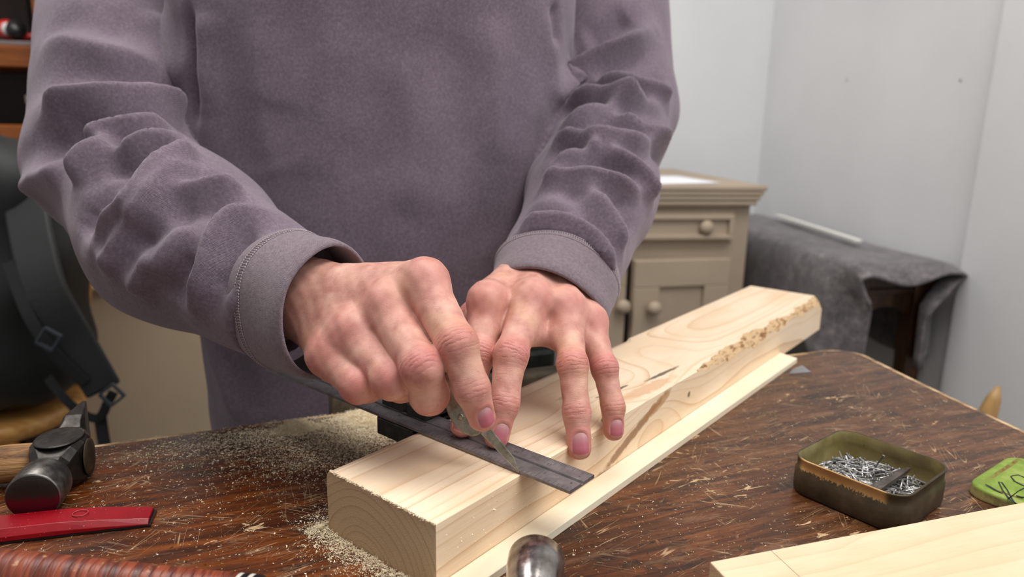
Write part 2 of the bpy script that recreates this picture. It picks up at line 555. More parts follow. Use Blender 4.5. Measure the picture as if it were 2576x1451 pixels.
MB().box((SW / 2, 0.024, SH - 0.058), (SW - 0.09, 0.008, 0.010), 0.002).build('apron_bead', DKW, st)
for x in (0.03, SW - 0.03):
    MB().box((x, SL / 2, SH - 0.06), (0.016, SL - 0.1, 0.07), 0.002).build('side_rail', DKW, st)
# felt blanket draped over the long sides
t = NT('grey_felt'); v = t.coord()
fcol = t.ramp(t.noise(v, 34, 6, 0.75), [(0.30, srgb(44, 40, 42)), (0.44, srgb(84, 78, 80)), (0.56, srgb(112, 105, 106)), (0.70, srgb(166, 158, 156))])
fcol = t.mix(0.4, fcol, t.ramp(t.noise(v, 190, 3, 0.6), [(0.35, srgb(62, 55, 56)), (0.65, srgb(128, 122, 122))]))
FELT = t.out(fcol, 0.95, 0, t.bump(t.noise(v, 420, 3), 0.6, 0.003), Sheen_Weight=0.3)
prof = []
hangL, hangR = 0.20, 0.21
for s in np.linspace(1, 0, 12)[:-1]: prof.append(('L', s))
for s in np.linspace(0, 1, 22): prof.append(('T', s))
for s in np.linspace(0, 1, 12)[1:]: prof.append(('R', s))
P = []
for j, y in enumerate(np.concatenate([np.linspace(-0.042, 0.10, 26), np.linspace(0.11, SL, 44)])):
    row = []
    for (k, s) in prof:
        e = max(0.0, min(1.0, 1 - (y + 0.012) / 0.10)); ov = max(0.0, -y / 0.042)
        wrap = smooth01(np.array(e), 0.35, 1.0)
        if k == 'T':
            x = -0.012 + (SW + 0.024) * s
            z = SH + 0.006 - 0.010 * (abs(2 * s - 1) ** 8)
            yy = y - e * 0.010 * math.sin(PI * s)
            z += 0.0015 * math.sin(9 * s + 14 * y)
            z -= ov ** 1.4 * (0.012 + 0.022 * math.sin(PI * min(1, s * 1.25)) ** 2)
        elif k == 'L':
            h = hangL * (1.0 - 0.10 * math.sin(y * 5 + 0.4)) * s
            wob = 0.016 * s * math.sin(y * 24 + 0.9) + 0.020 * s * e * math.cos(1.2)
            x = -0.014 - 0.010 * min(1, s * 5) - wob
            x += 0.050 * float(wrap) * min(1, s * 3)
            z = SH - 0.006 - h - ov * 0.008; yy = max(y, -0.030) - 0.010 * e * s ** 0.6 + 0.012 * e * s * s
        else:
            h = hangR * s
            x = SW + 0.014 + 0.004 * min(1, s * 5) + 0.006 * s * math.sin(y * 30)
            x -= 0.070 * float(wrap) * min(1, s * 3)
            z = SH - 0.006 - h * (1 - 0.1 * s * e) - ov * 0.008; yy = max(y, -0.030) - 0.012 * e * s
        row.append((x, yy, z))
    P.append(row)
bl = MB().grid(P).build('felt_blanket', FELT, None, tl)
so = bl.modifiers.new('thick', 'SOLIDIFY'); so.thickness = 0.0055; so.offset = 1.0
tag(bl, 'speckled grey felt blanket draped over the small table by the wall', 'blanket')
# white lath on the blanket
WHITEW = plain('white_lath_paint', srgb(226, 224, 218), 0.6)
a = pz(1955, 541, 0.012); b_ = pz(2160, 606, 0.012)
lm = frame((a + b_) / 2, b_ - a)
ob = MB().box((0, 0, 0), (np.linalg.norm(b_ - a), 0.016, 0.006), 0.001).build('white_lath', WHITEW, None, lm)
tag(ob, 'thin white strip of wood lying on the grey blanket', 'lath')

# ------------------------------------------------------------------ wooden post of a chair beyond the bench's right end
PINEC = NT('chair_pine'); v = PINEC.coord((60, 60, 6))
PINEC = PINEC.out(PINEC.ramp(PINEC.noise(v, 1.5, 4), [(0.3, srgb(150, 112, 62)), (0.7, srgb(190, 150, 96))]), 0.45)
cp = pd(2512, 972, 1.05)
ch = empty('ladder_back_chair', (cp[0], cp[1], FLOOR), 0)
tag(ch, 'pale wooden chair whose tapered post shows past the bench end', 'chair')
ph = cp[2] - FLOOR
for i, (x, y) in enumerate([(0, 0), (-0.36, 0)]):
    MB().tube([(x + 0.012, y, 0), (x + 0.006, y, 0.4), (x - 0.012, y + 0.0, ph - 0.06), (x - 0.004, y, ph - 0.02), (x, y, ph)], [0.016, 0.018, 0.0155, 0.010, 0.003], 12).build('post', PINEC, ch)
for (x, y) in [(0.0, -0.34), (-0.36, -0.34)]:
    MB().tube([(x, y, 0), (x, y, 0.36)], [0.014, 0.018], 12).build('leg', PINEC, ch)
MB().box((-0.18, -0.17, 0.37), (0.42, 0.38, 0.025), 0.008).build('seat', PINEC, ch)
for z in (ph - 0.12, ph - 0.26):
    MB().box((-0.18, 0.0, z), (0.36, 0.012, 0.05), 0.004).build('back_slat', PINEC, ch)

# ------------------------------------------------------------------ left background: dresser, shelves, chair and rucksack
dy = math.radians(24)
dx_ = np.array([math.cos(dy), math.sin(dy), 0])
dp = pd(170, 736, 1.48); mz = dp[2]
dm = frame((dp[0], dp[1], FLOOR), dx_)
dre = empty('painted_dresser'); dre.matrix_world = dm
tag(dre, 'low taupe painted dresser with plain side behind the black rucksack', 'dresser')
PAINT2 = plain('brown_taupe_paint', srgb(200, 179, 152), 0.6, 0, 4, 0.05, 0.1, 90)
hz = mz - FLOOR
MB().box((0.25, 0.08, hz / 2), (0.50, 0.14, hz), 0.003).build('lower_case', PAINT2, dre)
m = MB()
m.box((0.25, 0.078, hz + 0.006), (0.53, 0.17, 0.012), 0.004); m.box((0.25, 0.078, hz + 0.017), (0.52, 0.158, 0.010), 0.003)
m.build('moulding', PAINT2, dre)
MB().box((0.25, 0.085, hz + 0.022 + 0.07), (0.50, 0.13, 0.14), 0.003).build('drawer_case', PAINT2, dre)
MB().box((0.25, 0.08, hz + 0.172), (0.54, 0.17, 0.02), 0.005).build('dresser_top', PAINT2, dre)

SHW = NT('stained_shelf_wood'); v = SHW.coord((4, 30, 30))
SHW = SHW.out(SHW.ramp(SHW.noise(v, 2, 5), [(0.3, srgb(92, 46, 14)), (0.7, srgb(150, 84, 30))]), 0.35)
SHB = NT('dark_shelf_back'); v = SHB.coord((40, 40, 3))
SHB = SHB.out(SHB.ramp(SHB.noise(v, 2, 5), [(0.3, srgb(34, 18, 9)), (0.7, srgb(58, 32, 16))]), 0.5)
sf = pd(50, 170, 1.50); s2 = pd(50, 342, 1.50)
sm_ = frame((sf[0] - 0.89, sf[1] - 0.13, FLOOR), RV)
sh = empty('bookcase'); sh.matrix_world = sm_
tag(sh, 'dark stained bookcase with orange shelf edges at the left', 'bookcase')
shz = [0.08, 0.40, s2[2] - FLOOR + 0.0, sf[2] - FLOOR + 0.024, sf[2] - FLOOR + 0.40]
WB = 0.95
for z in shz:
    MB().box((WB / 2, 0.15, z), (WB - 0.04, 0.30, 0.044), 0.003).build('shelf', SHW, sh)
for x in (0.0, WB):
    MB().box((x, 0.15, 0.85), (0.03, 0.31, 1.70), 0.002).build('side_panel', SHW, sh)
for k in range(6):
    w_ = WB / 6
    MB().box((w_ * (k + 0.5), 0.31, 0.85), (w_ - 0.004, 0.012, 1.70), 0.002).build('back_board', SHB, sh)
GREYM = plain('grey_cloth', srgb(112, 104, 104), 0.9)
zt = shz[3] + 0.022
def shpt(px, z, y): 
    r = ray(px, 100); base = np.array(sm_.translation)
    yd = np.array(RU)
    t = ((base - CAM) @ yd + y) / (r @ yd)
    q = CAM + t * r
    return np.array([q[0], q[1], FLOOR + z])
ob = MB().box((0, 0, 0.005), (0.24, 0.16, 0.010), 0.003).build('folded_mat', GREYM, None, frame(shpt(20, zt + 0.0005, 0.10), RV))
tag(ob, 'thin grey mat lying on the upper orange-edged shelf', 'mat')
REDP = plain('red_plastic', srgb(170, 26, 20), 0.4); WHP = plain('white_plastic', srgb(196, 190, 186), 0.4); BLP = plain('black_plastic', srgb(22, 20, 22), 0.4)
sp = empty('tape_reel'); sp.matrix_world = frame(shpt(36, zt + 0.012, 0.06), RV)
tag(sp, 'red and white reel with dark core on the upper shelf', 'reel')
MB().lathe([(0.020, 0), (0.021, 0.003), (0.021, 0.012), (0.020, 0.015)], (-0.012, 0, 0.021), (0.5, -0.7, 0.3), 20).build('red_flange', REDP, sp)
MB().lathe([(0.014, 0), (0.014, 0.012)], (-0.003, -0.013, 0.021), (0.5, -0.7, 0.3), 18).build('white_tape', WHP, sp)
MB().lathe([(0.018, 0), (0.018, 0.02)], (0.012, -0.018, 0.019), (0.5, -0.7, 0.3), 18).build('dark_core', BLP, sp)
pl = empty('pliers'); pl.matrix_world = frame(shpt(76, zt + 0.012, 0.06), RV)
tag(pl, 'pliers with red grips lying on the upper shelf beside the reel', 'pliers')
for s in (-1, 1):
    MB().tube([(-0.035, s * 0.012, 0.007), (0.0, s * 0.010, 0.010), (0.03, s * 0.003, 0.016)], [0.006, 0.007, 0.005], 10).build('grip', REDP, pl)
MB().tube([(0.03, 0, 0.016), (0.05, 0, 0.016), (0.075, 0, 0.012)], [0.007, 0.010, 0.004], 10).build('jaws', BLP, pl)
jar = empty('lidded_tub'); jp = shpt(100, shz[2] + 0.0225, 0.08); jar.matrix_world = frame(jp, RV)
tag(jar, 'pale plastic tub with wide white lid on the lower shelf', 'tub')
jz = (py_(100, 240, jp[1])[2]) - jp[2]
MB().lathe([(0.030, 0), (0.032, 0.004), (0.036, jz - 0.02)], (0, 0, 0), (0, 0, 1), 28).build('tub_body', WHP, jar)
MB().lathe([(0.041, jz - 0.019), (0.042, jz - 0.016), (0.042, jz - 0.003), (0.040, jz)], (0, 0, 0), (0, 0, 1), 28).build('lid', WHP, jar)

# round-seated pine chair
CHW = NT('honey_pine'); v = CHW.coord((6, 50, 50))
CHW = CHW.out(CHW.ramp(CHW.noise(v, 1.5, 4), [(0.3, srgb(184, 124, 58)), (0.7, srgb(226, 174, 104))]), 0.35)
se = pd(-30, 1010, 1.30)
cr = empty('pine_chair', (se[0], se[1], FLOOR), 0)
tag(cr, 'honey pine chair with rounded seat holding the black rucksack', 'chair')
sz = se[2] - FLOOR
MB().lathe([(0.140, sz - 0.035), (0.152, sz - 0.028), (0.157, sz - 0.016), (0.153, sz - 0.004), (0.140, sz), (0.02, sz - 0.004)], (0, 0, 0), (0, 0, 1), 48).build('seat', CHW, cr)
for (x, y) in [(-0.1, -0.1), (0.1, -0.1), (-0.1, 0.1), (0.1, 0.1)]:
    MB().tube([(x * 1.25, y * 1.25, 0), (x * 1.1, y * 1.1, sz * 0.5), (x * 0.9, y * 0.9, sz - 0.02)], [0.014, 0.021, 0.018], 14).build('leg', CHW, cr)
MB().tube([(-0.11, -0.11, 0.2), (0.11, -0.11, 0.2)], 0.011, 10).build('stretcher', CHW, cr)
bk0 = pd(164, 640, 1.42); bk1 = pd(166, 770, 1.42)
tz = bk0[2] - FLOOR
for i, x in enumerate((-0.16, -0.02, 0.120)):
    xx = x
    MB().tube([(xx * 0.9, 0.10, sz - 0.01), (xx, 0.135, sz + 0.2), (xx * 1.05, 0.15, tz + 0.12)], [0.012, 0.014, 0.013], 12).build('back_spindle', CHW, cr)
MB().box((0, 0.152, tz + 0.14), (0.40, 0.022, 0.09), 0.008).build('top_rail', CHW, cr)

# rucksack on the chair
t = NT('black_nylon'); v = t.coord()
NYL = t.out(t.ramp(t.noise(v, 7, 4), [(0.35, srgb(8, 10, 11)), (0.65, srgb(19, 22, 24))]), 0.62, 0, t.bump(t.noise(v, 700, 2), 0.4, 0.001))
WEB = plain('black_webbing', srgb(16, 17, 19), 0.8, 0, 300, 0.2)
BUCK = plain('buckle_plastic', srgb(52, 58, 66), 0.35)
bx = pd(-28, 640, 1.22)
bag = empty('rucksack', (bx[0], bx[1], FLOOR + sz), math.radians(8))
tag(bag, 'black rucksack with hanging shoulder strap resting on the pine chair', 'rucksack')
hB = pd(0, 330, 1.25)[2] - (FLOOR + sz)
def bag_fn(p):
    q = p / np.array([0.140, 0.105, hB / 2]) - np.array([0, 0, 1.0])
    k = (np.abs(q) ** 3.4).sum(1) ** (1 / 3.4)
    d = (k - 1) * 0.10
    d = smin(d, sd_ell(p, np.array([0.0, -0.07, hB * 0.34]), np.eye(3), (0.105, 0.062, hB * 0.30)), 0.02)
    d = d + 0.004 * np.sin(p[:, 2] * 38 + 2 * np.sin(p[:, 0] * 20))
    return d
V, Q = surface_net(bag_fn, (-0.2, -0.2, -0.03), (0.2, 0.2, hB + 0.05), 0.009)
V = relax(V, Q, 2)
V[:, 2] = np.maximum(V[:, 2], 0.0)
link_mesh('pack_body', quad_mesh('pack_body', V, Q), NYL, bag)
def loc(px, py, d): 
    return np.array(bag.matrix_basis.inverted() @ Vector(pd(px, py, d)))
def strap(name, pts, w, th, par, mat):
    """flat band following points; its broad side turned to the front"""
    P = polyl(pts); m = MB(); rows = []
    for i, p in enumerate(P):
        tg = nrm(P[min(i + 1, len(P) - 1)] - P[max(i - 1, 0)])
        fr = nrm(np.array([0.15, -1.0, 0.1])); sd = nrm(np.cross(tg, fr)); fn_ = np.cross(sd, tg)
        ww = w[0] + (w[1] - w[0]) * i / (len(P) - 1)
        rows.append([p + sd * ww / 2 + fn_ * th / 2, p - sd * ww / 2 + fn_ * th / 2, p - sd * ww / 2 - fn_ * th / 2, p + sd * ww / 2 - fn_ * th / 2])
    n = len(rows); Vv = [q for r in rows for q in r]; Fc = []
    for i in range(n - 1):
        for k in range(4):
            Fc.append((i * 4 + k, i * 4 + (k + 1) % 4, (i + 1) * 4 + (k + 1) % 4, (i + 1) * 4 + k))
    Fc += [(3, 2, 1, 0), tuple((n - 1) * 4 + k for k in range(4))]
    m.add(Vv, Fc, 0, False)
    return bevel_mod(m.build(name, mat, par), th * 0.3)
def polyl(P, n=6):
    P = [np.array(p) for p in P]; out = []
    for i in range(len(P) - 1):
        p0 = P[max(i - 1, 0)]; p1 = P[i]; p2 = P[i + 1]; p3 = P[min(i + 2, len(P) - 1)]
        for k in range(n):
            t = k / n
            out.append(0.5 * (2 * p1 + (p2 - p0) * t + (2 * p0 - 5 * p1 + 4 * p2 - p3) * t * t + (3 * p1 - p0 - 3 * p2 + p3) * t ** 3))
    out.append(P[-1]); return out
strap('shoulder_strap', [loc(60, 480, 1.15), loc(85, 620, 1.10), loc(120, 740, 1.08), loc(190, 860, 1.09), loc(262, 982, 1.10)], (0.064, 0.052), 0.014, bag, NYL)
strap('strap_webbing', [loc(20, 660, 1.08), loc(70, 790, 1.065), loc(130, 880, 1.07), loc(215, 965, 1.085)], (0.017, 0.017), 0.003, bag, WEB)
strap('lower_webbing', [loc(120, 950, 1.12), loc(165, 1005, 1.10), loc(210, 1042, 1.10), loc(250, 1050, 1.10), loc(272, 1010, 1.10), loc(286, 985, 1.10)], (0.014, 0.014), 0.003, bag, WEB)
strap('strap_tail', [loc(252, 1046, 1.105), loc(258, 1090, 1.105), loc(268, 1150, 1.105), loc(275, 1230, 1.105)], (0.018, 0.018), 0.003, bag, WEB)
for (px, py, d, a, par) in [(128, 850, 1.06, 0.6, bag), (286, 990, 1.092, 0.9, bag)]:
    q = loc(px, py, d); m = MB()
    R = Matrix.Rotation(a, 4, 'Y')
    for (ox, oz, sx, sz_) in [(0, 0.013, 0.026, 0.005), (0, -0.013, 0.026, 0.005), (0.012, 0, 0.004, 0.026), (-0.012, 0, 0.004, 0.026)]:
        o_ = R @ Vector((ox, 0, oz))
        m.box((q[0] + o_.x, q[1] - 0.006, q[2] + o_.z), (sx, 0.005, sz_), 0.001, rot=R)
    m.build('buckle', BUCK, par)
# ================================================================== the work bench
EA = np.array([-0.3752, 0.4800]); EB = np.array([0.3447, 0.7694])
ED = (EB - EA) / np.linalg.norm(EB - EA)             # along the far edge
EN = np.array([-ED[1], ED[0]])                       # outwards, over the far edge
GANG = math.atan2(ED[1], ED[0])
def bench_material(name, edge=False):
    t = NT(name)
    g = t.coord((1, 1, 1), rot=(0, 0, -GANG))        # x runs along the grain
    s = t.sep(g)
    warp = t.noise(g, 6, 3, 0.5, color=True)
    gv = t.comb(t.math('MULTIPLY', s[0], 9.0), t.math('MULTIPLY', s[1], 120.0), 0.0)
    grain = t.noise(gv, 1.0, 6, 0.65, 0.6)
    broad = t.noise(g, 7, 4, 0.6)
    fine = t.noise(t.comb(t.math('MULTIPLY', s[0], 40.0), t.math('MULTIPLY', s[1], 700.0), 0.0), 1.0, 3, 0.6)
    col = t.ramp(grain, [(0.25, srgb(34, 14, 5)), (0.42, srgb(68, 30, 8)), (0.56, srgb(102, 49, 12)), (0.70, srgb(130, 70, 24)), (0.84, srgb(160, 104, 52))])
    # greyed brown to the right: wall and window reflections put into the colour
    worn = t.step(t.math('ADD', s[0], t.math('MULTIPLY', t.math('SUBTRACT', broad, 0.5), 0.5)), 0.06, 0.40)
    brown = t.ramp(grain, [(0.25, srgb(42, 28, 20)), (0.42, srgb(72, 47, 31)), (0.56, srgb(97, 65, 42)), (0.70, srgb(120, 84, 56)), (0.84, srgb(150, 116, 84))])
    col = t.mix(t.math('MULTIPLY', worn, 0.80), col, brown)
    col = t.mix(t.math('MULTIPLY', t.step(fine, 0.50, 0.70), 0.60), col, srgb(48, 26, 15))
    # ingrained dirt, dents, specks and rubbed smears
    col = t.mix(t.math('MULTIPLY', t.step(broad, 0.50, 0.66), 0.55), col, srgb(44, 29, 22))
    mott = t.noise(t.comb(t.math('MULTIPLY', s[0], 24.0), t.math('MULTIPLY', s[1], 62.0), 5.0), 1.0, 6, 0.7, 0.8)
    col = t.mix(t.math('MULTIPLY', t.step(mott, 0.54, 0.64), 0.72), col, srgb(38, 25, 19))
    smear = t.step(t.noise(t.comb(t.math('MULTIPLY', s[0], 18.0), t.math('MULTIPLY', s[1], 70.0), 7.0), 1.0, 6, 0.68), 0.53, 0.66)
    col = t.mix(t.math('MULTIPLY', smear, 0.34), col, srgb(140, 108, 82))
    col = t.mix(t.math('MULTIPLY', t.step(t.noise(g, 240, 4, 0.7), 0.58, 0.66), 0.7), col, srgb(28, 19, 15))
    col = t.mix(t.math('MULTIPLY', t.step(t.noise(g, 330, 3, 0.7), 0.63, 0.70), 0.7), col, srgb(200, 164, 118))
    # bare flakes where the varnish is gone: short slivers along the grain
    fl = t.noise(t.comb(t.math('MULTIPLY', s[0], 62.0), t.math('MULTIPLY', s[1], 150.0), 3.0), 1.0, 5, 0.62, 1.2)
    area = t.noise(g, 11, 3, 0.6)
    thr = t.math('SUBTRACT', 0.725, t.math('MULTIPLY', t.step(area, 0.36, 0.70), 0.13))
    bare = t.step(fl, thr, t.math('ADD', thr, 0.03))
    # long knife scratches in several directions
    scr = None
    for (ang, sc_, th) in [(0.25, 26, 0.0050), (1.25, 19, 0.0042), (-0.7, 15, 0.0042), (1.9, 12, 0.004), (0.05, 34, 0.0050), (2.5, 20, 0.004)]:
        r_ = t.coord((1, 1, 1), rot=(0, 0, ang), loc=(ang * 3, ang, 0))
        rs = t.sep(r_)
        nz = t.noise(t.comb(t.math('MULTIPLY', rs[0], 5.0), t.math('MULTIPLY', rs[1], sc_ * 7.0), ang), 1.0, 2, 0.5)
        d = t.math('ABSOLUTE', t.math('SUBTRACT', nz, 0.5))
        ln = t.step(d, th * 1.7, th * 0.4)
        ln = t.math('MULTIPLY', ln, t.step(t.noise(r_, 22, 3, 0.6), 0.54, 0.62))
        scr = ln if scr is None else t.math('MAXIMUM', scr, ln)
    light = t.ramp(t.noise(g, 90, 3), [(0.3, srgb(176, 136, 92)), (0.7, srgb(214, 186, 146))])
    lm = t.math('MAXIMUM', t.math('MULTIPLY', bare, 0.85), t.math('MULTIPLY', scr, 0.52), clamp=True)
    # the rubbed rim of the top
    if edge:
        lm = t.math('MAXIMUM', lm, t.step(t.noise(g, 34, 4, 0.6), 0.36, 0.56))
    col = t.mix(lm, col, light)
    rough = t.math('ADD', 0.22, t.math('MULTIPLY', broad, 0.22))
    rough = t.math('ADD', rough, t.math('MULTIPLY', lm, 0.35), clamp=True)
    hg = t.math('ADD', t.math('MULTIPLY', grain, 0.5), t.math('ADD', t.math('MULTIPLY', fine, 0.35), t.math('MULTIPLY', lm, -0.8)))
    return t.out(col, rough, 0, t.bump(hg, 0.55, 0.0008), Specular_IOR_Level=0.36)
BENCH = bench_material('worn_bench_varnish'); BEDGE = bench_material('rubbed_bench_edge', True)
# outline of the top (counter-clockwise), far right corner rounded
def e2(t, n=0.0): return EA + ED * t + EN * n
Lf = np.linalg.norm(EB - EA)
pc = []
c0 = e2(Lf - 0.005); c1 = np.array([0.4005, 0.7440]); 
bz = [c0, np.array([0.378, 0.7865]), np.array([0.396, 0.770]), c1]
for k in range(13):
    s = k / 12
    pc.append((1 - s) ** 3 * bz[0] + 3 * s * (1 - s) ** 2 * bz[1] + 3 * s * s * (1 - s) * bz[2] + s ** 3 * bz[3])
right = [np.array([0.4100, 0.6830]), np.array([0.4240, 0.620]), np.array([0.4385, 0.555]), np.array([0.470, 0.400]), np.array([0.52, 0.15]), np.array([0.55, -0.02])]
left = [np.array([-0.52, -0.02]) , np.array([-0.66, 0.20]), e2(-0.36)]
far = [e2(t_) for t_ in np.linspace(-0.30, Lf - 0.03, 60)]
poly = left + far + pc + right
poly = poly[::-1]
# nicks along the rim
cen = np.mean(poly, axis=0)
out = []
for i, p in enumerate(poly):
    a = poly[i - 1]; b = poly[(i + 1) % len(poly)]
    tg = nrm(b - a); n_ = np.array([tg[1], -tg[0]])
    out.append(p + n_ * RNG.uniform(-0.0008, 0.0004))
m = MB(); n = len(out)
def inset(d):
    R = []
    for i, p in enumerate(out):
        tg = nrm(out[(i + 1) % n] - out[i - 1]); R.append(p - np.array([tg[1], -tg[0]]) * d)
    return R
rings = [(inset(0.0080), 0.0), (inset(0.0022), -0.0009), (out, -0.004), (out, -0.024), (inset(0.004), -0.028)]
Vv = [(p[0], p[1], z) for (R, z) in rings for p in R]
Fc = [tuple(range(n))]
mi = [0]
for r in range(4):
    for i in range(n):
        j = (i + 1) % n
        Fc.append((r * n + j, r * n + i, (r + 1) * n + i, (r + 1) * n + j)); mi.append(1)
Fc.append(tuple(reversed(range(4 * n, 5 * n)))); mi.append(0)
b0 = len(m.v); m.v = [tuple(map(float, q)) for q in Vv]; m.f = Fc; m.m = mi; m.sm = [False] * len(Fc)
bench = empty('work_bench', (0, 0.35, FLOOR))
tag(bench, 'old worn brown varnished work bench with rounded corner, strewn with sawdust', 'bench')
ob = m.build('bench_top', [BENCH, BEDGE], bench, Matrix.Translation((0, -0.35, -FLOOR)))
BLEG = plain('bench_leg_wood', srgb(70, 40, 22), 0.5, 0, 20, 0.25)
for (x, y) in [(-0.42, -0.27), (0.44, -0.27), (0.30, 0.26), (-0.40, 0.02)]:
    MB().box((x, y, (-FLOOR - 0.028) / 2), (0.06, 0.06, -FLOOR - 0.028), 0.004).build('leg', BLEG, bench)

# ------------------------------------------------------------------ wood
def pine(name, pith, spacing, c_light, c_mid, c_dark, knots=(), streaks=(), axis_wander=0.004, rough=0.55, contrast=1.0, fuzz_end=False):
    """solid wood: growth rings around a pith line running along local x at (y, z) = pith"""
    t = NT(name)
    g = t.coord(); s = t.sep(g)
    nz = t.noise(t.comb(t.math('MULTIPLY', s[0], 3.0), t.math('MULTIPLY', s[1], 10.0), t.math('MULTIPLY', s[2], 10.0)), 1.0, 3, 0.5, color=True)
    ns = t.sep(nz)
    y = t.math('ADD', t.math('SUBTRACT', s[1], pith[0]), t.math('MULTIPLY', t.math('SUBTRACT', ns[0], 0.5), axis_wander * 4))
    z = t.math('ADD', t.math('SUBTRACT', s[2], pith[1]), t.math('MULTIPLY', t.math('SUBTRACT', ns[1], 0.5), axis_wander * 3))
    r = t.math('SQRT', t.math('ADD', t.math('MULTIPLY', y, y), t.math('MULTIPLY', z, z)))
    for (kx, ky, kz, rad, amp) in knots:
        dv = t.vmath('MULTIPLY', t.vmath('SUBTRACT', g, (kx, ky, kz)), (0.55, 1.0, 1.0))
        d = t.vmath('LENGTH', dv)
        e = t.math('EXPONENT', t.math('MULTIPLY', t.math('POWER', t.math('DIVIDE', d, rad), 2.0), -1.0))
        r = t.math('ADD', r, t.math('MULTIPLY', e, amp))
    # ring width varies: tight on the outside
    ph = t.math('DIVIDE', r, spacing)
    ph = t.math('ADD', ph, t.math('MULTIPLY', t.noise(t.comb(t.math('MULTIPLY', r, 60.0), 0.0, 0.0), 1.0, 2), 2.5))
    fr = t.math('FRACT', ph)
    band = t.ramp(fr, [(0.0, 0.0), (0.60, 0.08), (0.84, 0.55), (0.93, 1.0), (0.965, 0.2), (1.0, 0.0)])
    amp = t.ramp(t.noise(t.comb(t.math('MULTIPLY', r, 95.0), 2.0, 0.0), 1.0, 1), [(0.35, 0.25), (0.65, 1.0)])
    band = t.math('MULTIPLY', band, t.math('MULTIPLY', amp, contrast))
    fib = t.noise(t.comb(t.math('MULTIPLY', s[0], 40.0), t.math('MULTIPLY', s[1], 900.0), t.math('MULTIPLY', s[2], 900.0)), 1.0, 3, 0.6)
    big = t.noise(t.comb(t.math('MULTIPLY', s[0], 10.0), t.math('MULTIPLY', s[1], 26.0), t.math('MULTIPLY', s[2], 26.0)), 1.0, 3, 0.5)
    col = t.mix(t.step(big, 0.36, 0.68), c_light, c_mid)
    col = t.mix(t.math('MULTIPLY', band, 0.90, clamp=True), col, c_dark)
    col = t.mix(t.math('MULTIPLY', t.step(fib, 0.45, 0.72), 0.16), col, c_dark)
    for (kx, ky, kz, ex, ey, ez, ang, c, k, rax) in [q if len(q) == 10 else q + ('Z_AXIS',) for q in streaks]:
        p = t.vmath('SUBTRACT', g, (kx, ky, kz))
        rot = t.n('ShaderNodeVectorRotate', rotation_type=rax); t.l(p, rot.inputs['Vector']); rot.inputs['Angle'].default_value = -ang
        p = t.vmath('DIVIDE', rot.outputs[0], (ex, ey, ez))
        wob = t.math('MULTIPLY', t.math('SUBTRACT', t.noise(g, 120, 4, 0.6), 0.5), 1.1)
        d = t.math('ADD', t.vmath('LENGTH', p), wob)
        col = t.mix(t.math('MULTIPLY', t.step(d, 1.0, 0.55), k), col, c)
    # sawn end faces: darker, open grain, seen where the normal runs along x
    geo = t.n('ShaderNodeTexCoord'); nx = t.sep(geo.outputs['Normal'])
    endf = t.step(t.math('ABSOLUTE', nx[0]), 0.6, 0.8)
    pore = t.noise(t.comb(t.math('MULTIPLY', s[0], 200.0), t.math('MULTIPLY', s[1], 1400.0), t.math('MULTIPLY', s[2], 1400.0)), 1.0, 2, 0.6)
    ecol = t.mix(t.math('MULTIPLY', band, 0.75, clamp=True), srgb(204, 176, 140), srgb(150, 118, 84))
    ecol = t.mix(t.math('MULTIPLY', t.step(pore, 0.42, 0.68), 0.40), ecol, srgb(160, 130, 98))
    col = t.mix(endf, col, ecol)
    hg = t.math('ADD', t.math('MULTIPLY', fib, 0.4), t.math('ADD', t.math('MULTIPLY', band, 0.25), t.math('MULTIPLY', t.math('MULTIPLY', endf, pore), 1.6)))
    return t.out(col, t.math('ADD', rough, t.math('MULTIPLY', endf, 0.3)), 0, t.bump(hg, 0.4, 0.0006), Specular_IOR_Level=0.35)

# ------------------------------------------------------------------ the timber being marked
YAW = 0.67927
BD = np.array([math.sin(YAW), math.cos(YAW), 0]); BNr = np.array([math.cos(YAW), -math.sin(YAW), 0])    # along, to its right
BA = np.array([-0.03732, 0.33082, 0]); BW, BH, BL = 0.0925, 0.0416, 0.672
bm4 = frame(BA - BNr * BW / 2, BD)              # local x along, y to the left, z up; centre line y = 0
K1 = (0.335, 0.005, BH, 0.034, 0.020)
STK = srgb(70, 46, 28)
PINE = pine('pine_timber', (0.012, -0.006), 0.0052, srgb(246, 223, 194), srgb(240, 211, 177), srgb(208, 164, 120),
            knots=[K1, (0.20, -0.030, BH, 0.022, 0.010), (0.235, -BW / 2, 0.020, 0.026, -0.012)],
            streaks=[(0.224, -0.0165, BH, 0.024, 0.0024, 0.004, -0.10, STK, 0.9), (0.286, -0.0270, BH, 0.030, 0.0026, 0.004, -0.06, STK, 0.85),
                     (0.174, -0.0415, BH, 0.009, 0.0040, 0.004, 0.4, srgb(64, 40, 22), 0.95),
                     (0.205, -BW / 2, 0.020, 0.062, 0.004, 0.0050, -0.34, srgb(138, 94, 58), 0.8, 'Y_AXIS'), (0.245, -BW / 2, 0.033, 0.030, 0.004, 0.0060, -0.30, srgb(176, 124, 78), 0.7, 'Y_AXIS'),
                     (0.300, -BW / 2, 0.024, 0.0035, 0.003, 0.0032, 0.0, srgb(92, 62, 40), 0.85),
                     (0.246, -0.034, BH, 0.050, 0.008, 0.003, -0.08, srgb(206, 150, 104), 0.5),
                     (0.19, 0.004, BH, 0.014, 0.004, 0.003, -0.1, srgb(176, 140, 84), 0.5)])
t = NT('bark_edge'); g = t.coord()
BARK = t.out(t.ramp(t.noise(t.coord((60, 190, 190)), 1.0, 5, 0.7), [(0.30, srgb(52, 38, 30)), (0.40, srgb(150, 104, 62)), (0.50, srgb(220, 186, 142)), (0.60, srgb(204, 168, 128)), (0.72, srgb(120, 92, 68))]), 0.8, 0, t.bump(t.noise(g, 260, 4, 0.7), 0.8, 0.003))
m = MB()
xs = np.concatenate([[0.0], np.linspace(0.006, BL, 92)])
rows = []
